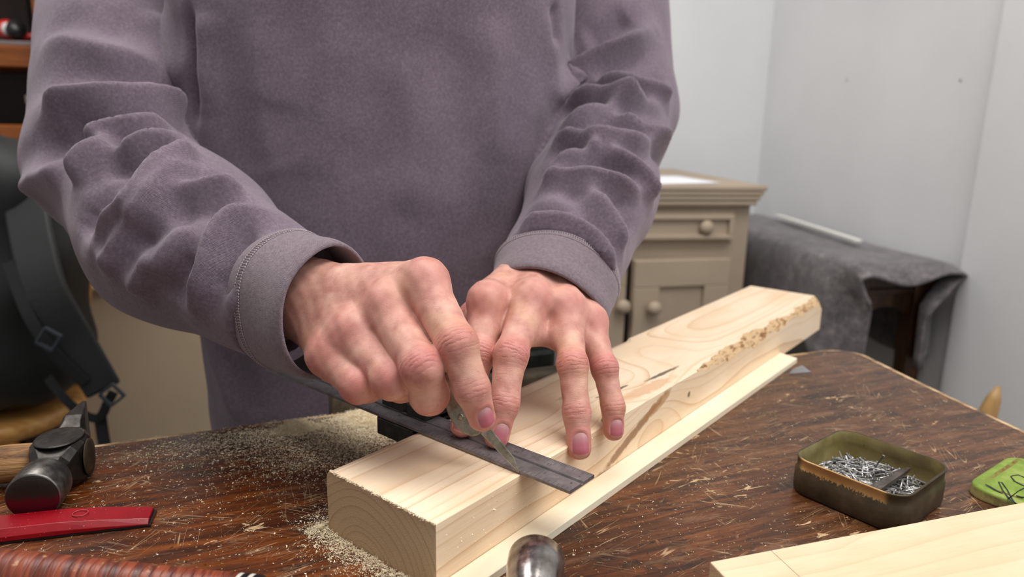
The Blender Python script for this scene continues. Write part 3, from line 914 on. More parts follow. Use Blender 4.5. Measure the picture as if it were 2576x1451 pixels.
for x in xs:
    w = smooth01(np.array(x), 0.305, 0.35) * (0.75 + 0.45 * math.sin(x * 31) * math.sin(x * 57 + 1) + 0.25 * RNG.uniform(-1, 1))
    w = float(max(w, 0)); wy = 0.0006 + 0.0095 * w; wz = 0.0006 + 0.0085 * w
    if x > BL - 0.02: wz += 0.006 * (x - BL + 0.02) / 0.02
    e = 0.0007 if x < 0.001 else 0.0
    midy = -BW / 2 + wy * 0.42 + RNG.uniform(-1, 1) * 0.0010 * w; midz = BH - wz * 0.42 + RNG.uniform(-1, 1) * 0.0010 * w
    lw = 0.0022 * smooth01(np.array(x), 0.0, 0.02) * 0 + (0.0045 if x < 0.35 else 0.0012)
    rows.append([(x, -BW / 2, 0.0), (x, -BW / 2, BH - wz), (x, midy, midz), (x, -BW / 2 + wy, BH), (x, BW / 2 - lw * 1.6, BH), (x, BW / 2 - lw * 0.4, BH - lw * 0.4), (x, BW / 2, BH - lw * 1.2), (x, BW / 2, 0.0)])
nr_ = len(rows[0])
m.add([q for r in rows for q in r], [], 0)
for i in range(len(rows) - 1):
    for k in range(nr_):
        k2 = (k + 1) % nr_
        bark = k in (1, 2) and xs[i] > 0.312
        m.f.append((i * nr_ + k, i * nr_ + k2, (i + 1) * nr_ + k2, (i + 1) * nr_ + k)); m.m.append(1 if bark else 0); m.sm.append(False)
m.f.append(tuple(reversed(range(nr_)))); m.m.append(0); m.sm.append(False)
m.f.append(tuple(range((len(rows) - 1) * nr_, len(rows) * nr_))); m.m.append(0); m.sm.append(False)
timber = m.build('timber', [PINE, BARK], None, bm4)
tag(timber, 'thick pale pine timber with bark along one edge, lying under the steel rule', 'timber')

# thin lath beside it
LATHM = pine('lath_wood', (0.05, -0.3), 0.02, srgb(246, 232, 206), srgb(240, 222, 192), srgb(222, 198, 160), contrast=0.35)
o0 = 0.0004
P = [(-0.07, -o0), (-0.07, -o0 - 0.0150), (0.520, -o0 - 0.0208), (0.527, -o0)]
P = [(x, y - BW / 2) for x, y in P]
ob = MB().prism(P, 0.0, 0.0056).build('lath', LATHM, None, bm4); bevel_mod(ob, 0.0005)
tag(ob, 'long thin pale lath lying on the bench along the thick timber', 'lath')
# glint of a thin steel offcut near the end of the lath
STEELP = plain('pale_steel', srgb(176, 178, 184), 0.35, 0.9, 60, 0.1)
P = [pz(1985, 942, 0), pz(2040, 938, 0), pz(2018, 921, 0), pz(1995, 930, 0)]
ob = MB().prism([(p[0], p[1]) for p in P], 0.0002, 0.0012).build('steel_offcut', STEELP)
tag(ob, 'small pale steel offcut lying by the far end of the lath', 'offcut')

# short board in the right foreground
BO = np.array([0.1077, 0.3348, 0]); BOd = nrm(np.array([0.2149, 0.0684, 0])); BOr = np.array([BOd[1], -BOd[0], 0])
bo4 = frame(BO, BOd)                            # x along, y to the far side is 0, board lies at y < 0
BOARD = pine('planed_board', (0.03, 0.085), 0.0085, srgb(229, 205, 174), srgb(221, 193, 158), srgb(194, 156, 118), contrast=0.55, axis_wander=0.008)
m = MB().box((0.21, -0.060, 0.010), (0.42, 0.120, 0.020), 0.0008)
board = m.build('pine_board', BOARD, None, bo4)
tag(board, 'smooth planed pine board with a pencil line in the right foreground', 'board')
pa = pz(1938, 1383, 0.02); pb = pz(2012, 1451, 0.02); inv = np.array(bo4.inverted())
la = inv[:3, :3] @ pa + inv[:3, 3]; lb = inv[:3, :3] @ pb + inv[:3, 3]; lb = la + (lb - la) * 5.0
d = nrm(lb - la); sd = np.array([-d[1], d[0], 0]) * 0.00016
la[2] = lb[2] = 0.02006
lb[1] = max(lb[1], -0.1195)
MB().add([la - sd, la + sd, lb + sd, lb - sd], [(0, 1, 2, 3)]).build('pencil_line', plain('graphite', srgb(110, 100, 92), 0.6), board)

# ------------------------------------------------------------------ bench vise at the far edge
VISE = plain('cast_iron_green', srgb(38, 42, 34), 0.55, 0.3, 60, 0.35, 0.5, 160)
VWOOD = plain('greyed_jaw_wood', srgb(112, 100, 82), 0.8, 0, 45, 0.35, 0.6, 200)
v0 = pz(838, 1046, 0); tv0 = float((v0[:2] - EA) @ ED)
vm = frame((*(e2(tv0, 0.0)), 0.0), (*ED, 0))
vi = empty('bench_vise'); vi.matrix_world = vm
tag(vi, 'dusty bench vise with wooden jaw at the far edge behind the rule', 'vise')
MB().box((0.012, 0.012, -0.012), (0.024, 0.020, 0.058), 0.002).build('jaw_block', VWOOD, vi)
MB().box((0.125, 0.014, -0.012), (0.20, 0.022, 0.044), 0.003).build('wooden_jaw', VWOOD, vi)
MB().box((0.140, 0.038, -0.008), (0.17, 0.024, 0.070), 0.006).build('iron_body', VISE, vi)
MB().tube([(0.05, 0.030, -0.06), (0.05, 0.030, -0.16), (0.05, 0.030, -0.165)], [0.010, 0.010, 0.006], 16).build('clamp_screw', VISE, vi)
# ================================================================== tools and small things on the bench
def steel(name, c1, c2, c3, rough=0.35, scale=120, metal=0.95, rust=None):
    t = NT(name); v = t.coord()
    n = t.noise(v, scale, 5, 0.65)
    c = t.ramp(n, [(0.30, c1), (0.52, c2), (0.72, c3)])
    if rust is not None: c = t.mix(t.math('MULTIPLY', t.step(t.noise(v, scale * 0.5, 4, 0.6), 0.55, 0.70), 0.7), c, rust)
    rg = t.math('ADD', rough, t.math('MULTIPLY', t.math('SUBTRACT', t.noise(v, scale * 2.2, 4, 0.6), 0.5), 0.35), clamp=True)
    return t.out(c, rg, metal, t.bump(t.noise(v, scale * 6, 3, 0.6), 0.18, 0.0004))
RULE_M = steel('rule_steel', srgb(106, 100, 102), srgb(128, 122, 123), srgb(148, 142, 142), 0.42, 90, 0.55)
INK = plain('engraved_black', srgb(46, 42, 43), 0.7)
HEADM = steel('square_head_iron', srgb(48, 48, 46), srgb(66, 66, 62), srgb(86, 86, 80), 0.5, 120, 0.7)
BLADEM = steel('knife_blade_steel', srgb(118, 110, 92), srgb(162, 154, 138), srgb(186, 180, 166), 0.36, 160, 0.95, srgb(96, 84, 64))
HANDM = steel('knife_handle_nickel', srgb(120, 112, 96), srgb(150, 142, 126), srgb(170, 162, 148), 0.40, 140)

# ---- combination square: rule and head
RYAW = 0.68092
rd = np.array([math.cos(RYAW), -math.sin(RYAW), 0]); rn = np.array([math.sin(RYAW), math.cos(RYAW), 0])
sq4 = frame(np.array([0.03464, 0.36316, BH + 0.0002]), rd)      # local x towards the free end (x = 0), y = 0 near edge .. 0.0254
sq = empty('combination_square'); sq.matrix_world = sq4
tag(sq, 'steel combination square with graduated rule laid across the timber', 'square')
RL = 0.3048; RT = 0.0022
m = MB()
def rule_section(x):
    e = 0.00025
    return [(x, 0, e), (x, e, 0), (x, 0.0254 - e, 0), (x, 0.0254, e), (x, 0.0254, RT - e), (x, 0.0254 - e, RT), (x, 0.0142, RT), (x, 0.0136, RT - 0.0013), (x, 0.0118, RT - 0.0013), (x, 0.0112, RT), (x, e, RT), (x, 0, RT - e)]
S0 = rule_section(-RL); S1 = rule_section(0.0); n = len(S0)
m.add(S0 + S1, [(i, (i + 1) % n, n + (i + 1) % n, n + i) for i in range(n)] + [tuple(reversed(range(n))), tuple(range(n, 2 * n))])
rule = m.build('rule', RULE_M, sq)
g = MB(); zt = RT + 0.00004
def tick(x, y0, y1, w=0.00022):
    g.add([(x - w / 2, y0, zt), (x + w / 2, y0, zt), (x + w / 2, y1, zt), (x - w / 2, y1, zt)], [(0, 1, 2, 3)])
inch = 0.0254
for k in range(0, 12 * 16 + 1):
    L = 0.0062 if k % 16 == 0 else 0.0048 if k % 8 == 0 else 0.0037 if k % 4 == 0 else 0.0029 if k % 2 == 0 else 0.0022
    tick(-RL + k * inch / 16, 0.0252 - L, 0.0252)
for k in range(0, 12 * 8 + 1):
    L = 0.0060 if k % 8 == 0 else 0.0046 if k % 4 == 0 else 0.0034 if k % 2 == 0 else 0.0026
    tick(-k * inch / 8, 0.0002, 0.0002 + L, 0.00024)
gr = g.build('graduations', INK, rule); gr['kind'] = 'stuff'
def text_mesh(s, size, name='numeral'):
    c = bpy.data.curves.new(name, 'FONT'); c.body = s; c.size = size; c.align_x = 'CENTER'; c.align_y = 'CENTER'
    c.resolution_u = 3; c.offset = size * 0.012
    o = bpy.data.objects.new('tmp', c); COL.objects.link(o)
    dg = bpy.context.evaluated_depsgraph_get(); dg.update()
    me = bpy.data.meshes.new_from_object(o.evaluated_get(dg))
    bpy.data.objects.remove(o); bpy.data.curves.remove(c)
    me.name = name
    return me
for k in range(1, 12):
    me = text_mesh(str(k), 0.0034)
    link_mesh('numeral', me, INK, rule, Matrix.Translation((-RL + k * inch - 0.0022, 0.0182, zt)) @ Matrix.Rotation(PI, 4, 'Z'))
    me = text_mesh(str(k), 0.0034)
    link_mesh('numeral', me, INK, rule, Matrix.Translation((-k * inch + 0.0022, 0.0076, zt)))
me = text_mesh('8', 0.0024); link_mesh('numeral', me, INK, rule, Matrix.Translation((-0.0045, 0.0078, zt)))
me = text_mesh('16', 0.0020); link_mesh('numeral', me, INK, rule, Matrix.Translation((-0.0050, 0.0175, zt)) @ Matrix.Rotation(PI, 4, 'Z'))
# head: fence against the left side of the timber
c_l = np.array(sq4.inverted()) @ np.append(BA - BNr * BW + BD * 0.06 + np.array([0, 0, BH]), 1.0)
d_l = np.array(sq4.inverted()) @ np.append(BA - BNr * BW + BD * 0.10 + np.array([0, 0, BH]), 1.0)
XF = float(c_l[0]) - 0.0005
hd = empty('square_head'); hd.parent = sq
m = MB()
lowp = [(XF, -0.0005), (XF, 0.075), (XF - 0.012, 0.075), (XF - 0.046, 0.042), (XF - 0.046, 0.010), (XF - 0.036, -0.0005)]
m.prism(lowp, -0.0130, -0.0003)
bevel_mod(m.build('lower_body', HEADM, hd), 0.0008)
upp = [(XF, 0.0118), (XF, 0.075), (XF - 0.012, 0.075), (XF - 0.046, 0.042), (XF - 0.046, 0.0128), (XF - 0.0245, 0.0118), (XF - 0.0215, 0.0140), (XF - 0.0185, 0.0118)]
m = MB().prism(upp, RT + 0.0002, 0.0105)
bevel_mod(m.build('upper_body', HEADM, hd), 0.0008)
MB().lathe([(0.0055, 0), (0.0060, 0.001), (0.0060, 0.009), (0.005, 0.010)], (XF - 0.028, 0.018, -0.0240), (0, 0, 1), 20).build('clamp_nut', HEADM, hd)
m = MB(); m.tube([(XF - 0.010, 0.026, 0.0106), (XF - 0.010, 0.052, 0.0106)], 0.0032, 14)
m.build('level_vial', plain('vial_glass', srgb(120, 150, 120), 0.15), hd)

# ---- marking knife
KT = pd(1309, 1193, 0.4222); KH = pd(1110, 915, 0.436)
kx = nrm(KH - KT); kn = camvec(-0.25, 0.10, 1.0); kn = nrm(kn - kx * (kn @ kx)); ky = np.cross(kn, kx)
k4 = Matrix.Identity(4)
for i in range(3): k4[i][0] = kx[i]; k4[i][1] = ky[i]; k4[i][2] = kn[i]; k4[i][3] = KT[i]
def onknife(px, py):
    r = ray(px, py); t_ = ((KT - CAM) @ kn) / (r @ kn); q = CAM + t_ * r - KT
    return (float(q @ kx), float(q @ ky))
kn_o = empty('marking_knife'); kn_o.matrix_world = k4
tag(kn_o, 'steel marking knife with riveted metal handle, held against the rule', 'knife')
bl = [onknife(*q) for q in [(1309, 1193), (1211, 1092), (1196, 1068), (1222, 1056), (1241, 1085), (1294, 1151)]]
m = MB(); nb = len(bl)
T = 0.0007
cx = sum(p[0] for p in bl) / nb; cy = sum(p[1] for p in bl) / nb
def orient(P):
    a = sum(P[i][0] * P[(i + 1) % len(P)][1] - P[(i + 1) % len(P)][0] * P[i][1] for i in range(len(P)))
    return P if a > 0 else P[::-1]
m.prism(orient(bl), -T, T)
bevel_mod(m.build('blade', BLADEM, kn_o), 0.0005, 2)
hp = [onknife(*q) for q in [(1205, 1094), (1188, 1097), (1168, 1090), (1146, 1072), (1129, 1042), (1119, 1010), (1115, 970), (1108, 930), (1092, 890), (1060, 840), (1010, 780),
                            (1040, 762), (1088, 812), (1118, 860), (1138, 905), (1158, 960), (1182, 1010), (1204, 1052), (1216, 1082)]]
hp = orient(hp)
m = MB().prism(hp, -0.0040, 0.0026)
bevel_mod(m.build('handle', HANDM, kn_o), 0.0012, 3)
for (px, py) in [(1162, 1047), (1128, 930)]:
    q = onknife(px, py)
    MB().lathe([(0.0019, 0), (0.0019, 0.0004), (0.0013, 0.0008), (0.0004, 0.0009)], (q[0], q[1], 0.0026), (0, 0, 1), 16).build('rivet', BLADEM, kn_o)

# ---- cross-pein hammer on the left
HST = steel('hammer_head_steel', srgb(44, 41, 38), srgb(66, 62, 59), srgb(94, 90, 86), 0.42, 70, 0.85, srgb(46, 36, 28))
HBR = steel('hammer_face_steel', srgb(78, 74, 71), srgb(108, 104, 100), srgb(140, 136, 132), 0.38, 90, 0.9)
fc = np.array([-0.2918, 0.3935, 0.0158]); pn = np.array([-0.3190, 0.4960, 0.0158])
hx = nrm(np.array([pn[0] - fc[0], pn[1] - fc[1], 0]))
h4 = frame(np.array([fc[0], fc[1], 0.0]), hx)         # x from face to pein, y = away from the viewer's right (left), z up
hm = empty('cross_pein_hammer'); hm.matrix_world = h4
tag(hm, 'dark cross-pein hammer with rough wooden handle at the left edge', 'hammer')
R0 = 0.0158
t = NT('red_dipped_face'); s = t.sep(t.coord())
redf = t.step(t.math('ADD', s[2], t.math('MULTIPLY', t.math('SUBTRACT', t.noise(t.coord(), 130, 3), 0.5), 0.008)), 0.0185, 0.0135)
t2c = t.mix(redf, srgb(46, 40, 36), srgb(86, 16, 30))
FACEM = t.out(t2c, 0.38, 0.45, t.bump(t.noise(t.coord(), 500, 3), 0.25, 0.0005))
MB().lathe([(0.0, -0.0012), (0.008, -0.0010), (0.0125, -0.0004), (0.0146, 0.0004)], (0, 0, R0), (1, 0, 0), 40, cap=False).build('striking_face', FACEM, hm)
MB().lathe([(0.0146, 0.0004), (0.0157, 0.0018), (0.0158, 0.014), (0.0156, 0.0215), (0.0140, 0.0255), (0.0115, 0.0285)], (0, 0, R0), (1, 0, 0), 40).build('poll', HBR, hm)
# body: octagonal neck, oval cheeks, wedge-shaped pein
def sect(x, hy, z0, z1, ch):
    c = min(ch, hy * 0.9, (z1 - z0) * 0.45)
    return [(x, -hy + c, z0), (x, hy - c, z0), (x, hy, z0 + c), (x, hy, z1 - c), (x, hy - c, z1), (x, -hy + c, z1), (x, -hy, z1 - c), (x, -hy, z0 + c)]
SX = [(0.026, 0.0105, 0.0055, 0.0262, 0.004), (0.032, 0.0115, 0.0045, 0.0275, 0.005), (0.040, 0.0145, 0.0015, 0.0305, 0.004), (0.048, 0.0165, 0.0003, 0.0318, 0.003),
      (0.058, 0.0168, 0.0003, 0.0318, 0.003), (0.066, 0.0145, 0.0010, 0.0310, 0.003), (0.073, 0.0098, 0.0020, 0.0300, 0.003), (0.080, 0.0075, 0.0012, 0.0330, 0.0022),
      (0.084, 0.0072, 0.0006, 0.0352, 0.0018), (0.096, 0.0042, 0.0004, 0.0362, 0.0012), (0.108, 0.0016, 0.0003, 0.0364, 0.0006)]
rows = [sect(*q) for q in SX]; n = 8
m = MB()
m.add([q for r in rows for q in r], [(i * n + k, (i + 1) * n + k, (i + 1) * n + (k + 1) % n, i * n + (k + 1) % n) for i in range(len(rows) - 1) for k in range(n)] + [tuple(range(n)), tuple(reversed(range((len(rows) - 1) * n, len(rows) * n)))])
ob = m.build('head_body', HST, hm); bevel_mod(ob, 0.0009, 2, 20)
# raised oval boss on the cheek
MB().lathe([(1.0, 0), (0.97, 0.0006), (0.90, 0.0009)], (0.053, 0.0, 0.0316), (0, 0, 1), 32, sx=0.0175, sy=0.0150).build('cheek_boss', HST, hm)
MB().lathe([(1.0, 0), (0.97, 0.0008), (0.6, 0.0012)], (0.053, -0.0164, 0.0160), (0, -1, 0), 28, sx=0.012, sy=0.013, ref=(1, 0, 0)).build('handle_end', steel('end_grain_brass', srgb(40, 30, 18), srgb(56, 42, 26), srgb(74, 58, 36), 0.6, 100, 0.2), hm)
t = NT('rough_ash_handle'); v = t.coord((120, 14, 120))
nn = t.noise(v, 1.0, 5, 0.7, 0.5)
ASH = t.out(t.ramp(nn, [(0.28, srgb(48, 30, 16)), (0.45, srgb(112, 76, 42)), (0.62, srgb(160, 118, 72)), (0.8, srgb(186, 146, 96))]), 0.7, 0, t.bump(nn, 0.9, 0.0025))
MB().tube([(0.053, 0.012, 0.0160), (0.053, 0.03, 0.0160), (0.053, 0.08, 0.0155), (0.053, 0.16, 0.0160), (0.053, 0.27, 0.0165)], [0.0125, 0.0128, 0.0118, 0.0130, 0.0150], 18, sx=1.0, sy=1.0).build('wooden_handle', ASH, hm)

# ---- red flat bar
REDB = NT('red_lacquer'); v = REDB.coord()
rc = REDB.ramp(REDB.noise(v, 40, 4), [(0.3, srgb(122, 2, 16)), (0.7, srgb(146, 5, 22))])
rc = REDB.mix(REDB.step(REDB.noise(v, 900, 2, 0.5), 0.70, 0.76), rc, srgb(196, 120, 116))
REDB = REDB.out(rc, 0.33, 0, None)
A = pz(375, 1326, 0.0); Bp = pz(0, 1371, 0.0)
rdx = nrm(np.array([A[0] - Bp[0], A[1] - Bp[1], 0])); r4 = frame(np.array([A[0], A[1], 0]), rdx)   # x to the right end, y away
rb = empty('red_scraper'); rb.matrix_world = r4
tag(rb, 'glossy red flat handle with dark underside beside the hammer face', 'handle')
wr_in = 0.0225
def rsec(x, h, w): return [(x, 0.0002, 0.0017), (x, w, 0.0017), (x, w, h * 0.7), (x, w - 0.002, h), (x, 0.004, h), (x, 0.0005, h * 0.55)]
rows = [rsec(-0.13, 0.0085, wr_in), rsec(-0.05, 0.0080, wr_in), rsec(-0.028, 0.0066, wr_in - 0.0008), rsec(-0.004, 0.0044, wr_in - 0.0024), rsec(-0.0005, 0.0040, wr_in - 0.004)]
n = 6; m = MB()
m.add([q for r in rows for q in r], [(i * n + k, i * n + (k + 1) % n, (i + 1) * n + (k + 1) % n, (i + 1) * n + k) for i in range(len(rows) - 1) for k in range(n)] + [tuple(reversed(range(n))), tuple(range((len(rows) - 1) * n, len(rows) * n))])
bevel_mod(m.build('red_cover', REDB, rb), 0.0006, 2, 15)
MB().prism([(-0.13, 0.0), (0.0008, 0.0), (0.0012, wr_in - 0.005), (-0.002, wr_in - 0.002), (-0.13, wr_in)], 0.0004, 0.0016).build('dark_plate', BLP, rb)
for x in (-0.040, -0.092):
    m = MB(); P = [(x + 0.0042 * math.cos(a), 0.0125 + 0.0038 * math.sin(a), 0.0081) for a in np.linspace(0, 2 * PI, 25)]
    m.tube(P, 0.0003, 6); m.build('rivet_ring', plain('pale_red', srgb(168, 60, 62), 0.4), rb)

# ---- hammer with stacked leather grip, its steel head in the foreground
LR = 0.0125
gA = pz(592, 1486, 0.021); gA[2] = 0.0150
gB = pd(-20, 1432, 0.352); gB[2] = 0.0185
gd = nrm(gB - gA); gl = np.linalg.norm(gB - gA)
g4 = frame(gA, -gd)                                   # local x towards the head, origin at the end rings
lh = empty('leather_grip_hammer'); lh.matrix_world = g4
tag(lh, 'hammer with stacked leather grip and bright steel head in the foreground', 'hammer')
t = NT('stacked_leather'); s = t.sep(t.coord()); v = t.coord()
rg = t.noise(t.comb(t.math('ADD', t.math('MULTIPLY', s[0], 260.0), t.math('MULTIPLY', s[1], 70.0)), t.math('MULTIPLY', s[1], 20.0), t.math('MULTIPLY', s[2], 20.0)), 1.0, 3, 0.6)
lc = t.ramp(rg, [(0.28, srgb(54, 24, 15)), (0.46, srgb(106, 46, 28)), (0.60, srgb(140, 66, 38)), (0.78, srgb(92, 60, 46))])
lc = t.mix(t.math('MULTIPLY', t.step(t.noise(v, 130, 5, 0.7), 0.60, 0.70), 0.75), lc, srgb(196, 150, 106))
lc = t.mix(t.math('MULTIPLY', t.step(t.noise(v, 60, 4, 0.6), 0.58, 0.72), 0.6), lc, srgb(52, 34, 28))
LEA = t.out(lc, 0.42, 0, t.bump(rg, 0.5, 0.001))
prof = [(LR * 0.98, -0.001), (LR * 1.02, -0.03), (LR * 1.10, -0.08), (LR * 1.16, -0.12), (LR * 1.12, -0.17), (LR * 1.20, -0.20)]
# the washers of the grip
k = 0; x = -0.0005
washer_cache = {}
while x > -0.205:
    w_ = 0.0050
    s_ = (-x) / 0.205
    r = LR * (0.98 + 0.20 * math.sin(min(1, s_ * 1.15) * PI / 2) ** 1.4)
    r2 = LR * (0.98 + 0.20 * math.sin(min(1, (s_ + w_ / 0.205) * 1.15) * PI / 2) ** 1.4)
    MB().lathe([(r * 0.994, x), (r, x - 0.0005), (r2, x - w_ + 0.0006), (r2 * 0.994, x - w_ + 0.0001)], (0, 0, 0), (1, 0, 0), 30, sx=1.0, sy=1.12).build('leather_washer', LEA, lh)
    x -= w_
IV = plain('ivory_ring', srgb(206, 200, 190), 0.4); BLK = plain('black_ring', srgb(24, 22, 26), 0.4)
for i, (mt, w_) in enumerate([(IV, 0.0022), (BLK, 0.0034), (IV, 0.0024), (BLK, 0.0030)]):
    x0 = 0.0001 + sum([0.0022, 0.0034, 0.0024, 0.0030][:i])
    MB().lathe([(LR * 0.97, x0), (LR * 0.985, x0 + 0.0003), (LR * 0.975, x0 + w_ - 0.0002)], (0, 0, 0), (1, 0, 0), 30, sy=1.12).build('end_ring', mt, lh)
SHN = NT('polished_hammer_steel'); v = SHN.coord()
sc_ = SHN.ramp(SHN.noise(v, 90, 5, 0.65), [(0.30, srgb(112, 104, 98)), (0.5, srgb(156, 150, 146)), (0.7, srgb(186, 182, 180))])
SHN = SHN.out(sc_, SHN.ramp(SHN.noise(v, 170, 5, 0.7), [(0.35, 0.16), (0.7, 0.34)]), 1.0, SHN.bump(SHN.noise(v, 60, 3), 0.12, 0.002))
hc = pz(1352, 1338, 0.0335)                           # far rim of the striking face, top
# head axis: towards the timber and a little to the left
hax = nrm(np.array([0.10, 1.0, 0.0])); HR = 0.0152
fcx = hc - np.array([0, 0, HR]) + hax * 0.0
gi = g4.inverted()
def tog(p): return np.array(gi @ Vector(p))
RI = np.array(gi)[:3, :3]
axl = RI @ hax
cpos = np.array([fcx[0], fcx[1], HR + 0.003])
def HP(s_, r=0): return cpos - hax * s_
m = MB()
m.lathe([(0.0005, 0.0006), (0.010, 0.0003), (0.0140, -0.0006), (HR, -0.002), (HR, -0.0105), (HR * 1.003, -0.0112), (HR * 0.985, -0.0135), (HR * 0.955, -0.019), (HR * 0.88, -0.026), (HR * 0.74, -0.032), (HR * 0.66, -0.037), (HR * 0.66, -0.046)], tog(cpos), axl, 48, cap=True)
m.build('hammer_poll', SHN, lh)
m = MB()
hb = cpos - hax * 0.058
m.box(tog(hb), (0.024, 0.030, 0.022), 0.004, rot=Matrix(((hax[1], -(-hax[0]), 0), (-hax[0], hax[1], 0), (0, 0, 1))).to_4x4())
m.build('hammer_eye', SHN, lh)
for s_ in (-1, 1):
    side = np.array([hax[1], -hax[0], 0])
    pts = [hb - hax * 0.012 + side * s_ * 0.004, hb - hax * 0.035 + side * s_ * 0.007, hb - hax * 0.06 + side * s_ * 0.012 + np.array([0, 0, -0.006]), hb - hax * 0.08 + side * s_ * 0.014 + np.array([0, 0, -0.012])]
    MB().tube([tog(p) for p in pts], [0.008, 0.007, 0.005, 0.002], 10).build('claw', SHN, lh)
MB().tube([(0.011, 0, 0), (0.05, 0, 0), tog(hb) * 0.5 + np.array([0.03, 0, 0]), tog(hb)], [0.0085, 0.0075, 0.008, 0.0085], 14).build('steel_shank', SHN, lh)

# ---- tin of nails
tc = np.array([0.2462, 0.4447]); tdir = nrm(np.array([0.0475, -0.0581]))
tin4 = frame((tc[0], tc[1], 0.0), (*tdir, 0))
tin = empty('nail_tin'); tin.matrix_world = tin4
tag(tin, 'open dark tin with worn brass-coloured rim full of small nails', 'tin')
t = NT('tarnished_tin'); s = t.sep(t.coord()); v = t.coord()
nz = t.noise(v, 60, 4, 0.6)
dk = t.ramp(nz, [(0.3, srgb(56, 47, 35)), (0.55, srgb(78, 67, 50)), (0.75, srgb(100, 86, 66))])
drip = t.noise(t.comb(t.math('MULTIPLY', s[0], 700.0), t.math('MULTIPLY', s[1], 700.0), t.math('MULTIPLY', s[2], 240.0)), 1.0, 5, 0.75)
mask = t.step(t.math('ADD', t.math('MULTIPLY', t.math('SUBTRACT', drip, 0.5), 0.011), s[2]), 0.0178, 0.0194)
ends = t.step(t.math('ABSOLUTE', t.math('ADD', s[0], 0.002)), 0.031, 0.026)
frontm = t.step(s[1], -0.030, -0.034)
mask = t.math('MULTIPLY', mask, t.math('MULTIPLY', ends, frontm))
c_ = t.mix(mask, dk, t.ramp(t.noise(v, 40, 3), [(0.3, srgb(168, 124, 72)), (0.7, srgb(206, 168, 116))]))
TINO = t.out(c_, t.math('SUBTRACT', 0.45, t.math('MULTIPLY', mask, 0.14)), 0.45, t.bump(nz, 0.2, 0.001))
TINI = steel('tin_inside', srgb(150, 134, 86), srgb(182, 166, 112), srgb(206, 190, 140), 0.36, 40, 0.40, srgb(110, 92, 56))
TH = 0.0262
hxT, hyT = 0.0385, 0.0380
m = MB()
def ringloop(h_, r_, z): return [(x, y, z) for x, y in rrect(hxT + h_, hyT + h_, max(r_ + h_, 0.002), 8)]
loops = [ringloop(-0.0025, 0.014, 0.0), ringloop(-0.0005, 0.014, 0.0012), ringloop(0.0, 0.014, 0.004), ringloop(0.0, 0.014, 0.0165), ringloop(-0.0011, 0.014, 0.0180), ringloop(-0.0011, 0.014, 0.0245), ringloop(-0.0004, 0.014, 0.0252), ringloop(-0.0004, 0.014, 0.0260), ringloop(-0.0010, 0.014, TH), ringloop(-0.0018, 0.014, 0.0260)]
def loops_mesh(mb, loops, close0=True, close1=False, mi=0, smooth=True):
    n = len(loops[0]); F_ = []
    for i in range(len(loops) - 1):
        for k in range(n):
            k2 = (k + 1) % n; F_.append((i * n + k, i * n + k2, (i + 1) * n + k2, (i + 1) * n + k))
    if close0: F_.append(tuple(reversed(range(n))))
    if close1: F_.append(tuple(range((len(loops) - 1) * n, len(loops) * n)))
    mb.add([q for l_ in loops for q in l_], F_, mi, smooth)
loops_mesh(m, loops)
m.build('tin_wall', TINO, tin)
m = MB()
loops_mesh(m, [ringloop(-0.0018, 0.014, 0.0260), ringloop(-0.0020, 0.014, 0.0180), ringloop(-0.0012, 0.014, 0.0168), ringloop(-0.0012, 0.014, 0.004), ringloop(-0.0030, 0.014, 0.0014)], False, True)
m.build('tin_lining', TINI, tin)
# the nails, one by one
NAILM = [steel('nail_steel_a', srgb(150, 148, 146), srgb(186, 184, 182), srgb(214, 212, 208), 0.3, 300, 0.6), steel('nail_steel_b', srgb(104, 100, 96), srgb(138, 134, 130), srgb(168, 164, 160), 0.35, 300, 0.6)]
def nail_mesh(L, mt):
    m = MB()
    m.lathe([(0.0001, 0.0), (0.00058, 0.0018), (0.00063, L - 0.0006), (0.0011, L - 0.0005), (0.0012, L - 0.0001), (0.0008, L)], (0, 0, -L / 2), (0, 0, 1), 6)
    me = m.mesh('nail'); me.materials.append(mt); return me
NM = [nail_mesh(0.0130, NAILM[0]), nail_mesh(0.0150, NAILM[0]), nail_mesh(0.0140, NAILM[1]), nail_mesh(0.0165, NAILM[0])]
lim = 0.0348
def lay(z, L, spread=0.10):
    while True:
        x = random.uniform(-0.034, 0.034); y = random.uniform(-0.034, 0.034); a = random.uniform(0, 2 * PI)
        ex = abs(math.cos(a)) * L / 2; ey = abs(math.sin(a)) * L / 2
        if abs(x) + ex > lim or abs(y) + ey > lim: continue
        if x > 0.016 and y < -0.012 and random.random() < 0.80: continue
        break
    # the heap is a little higher in the middle and towards the far side
    mound = 1.0 - 0.35 * (abs(x) / 0.035) ** 2.5 - 0.30 * (abs(y) / 0.035) ** 2.5
    tilt = random.gauss(0, spread)
    d_ = Vector((math.cos(a) * math.cos(tilt), math.sin(a) * math.cos(tilt), math.sin(tilt)))
    return Matrix.Translation((x, y, 0.0024 + z * mound)) @ d_.to_track_quat('Z', 'Y').to_matrix().to_4x4()
under = MB()
for i in range(260):
    L = [0.0130, 0.0150, 0.0140, 0.0165][i % 4]
    m4 = lay(random.uniform(0.0, 0.0085), L, 0.06)
    src = NM[i % 4]
    under.add([m4 @ v_.co for v_ in src.vertices], [tuple(p_.vertices) for p_ in src.polygons], 0, True)
ob = under.build('buried_nails', NAILM[1], None, tin4)
tag(ob, 'dense layer of small nails at the bottom of the open tin', 'nails', None, 'stuff')
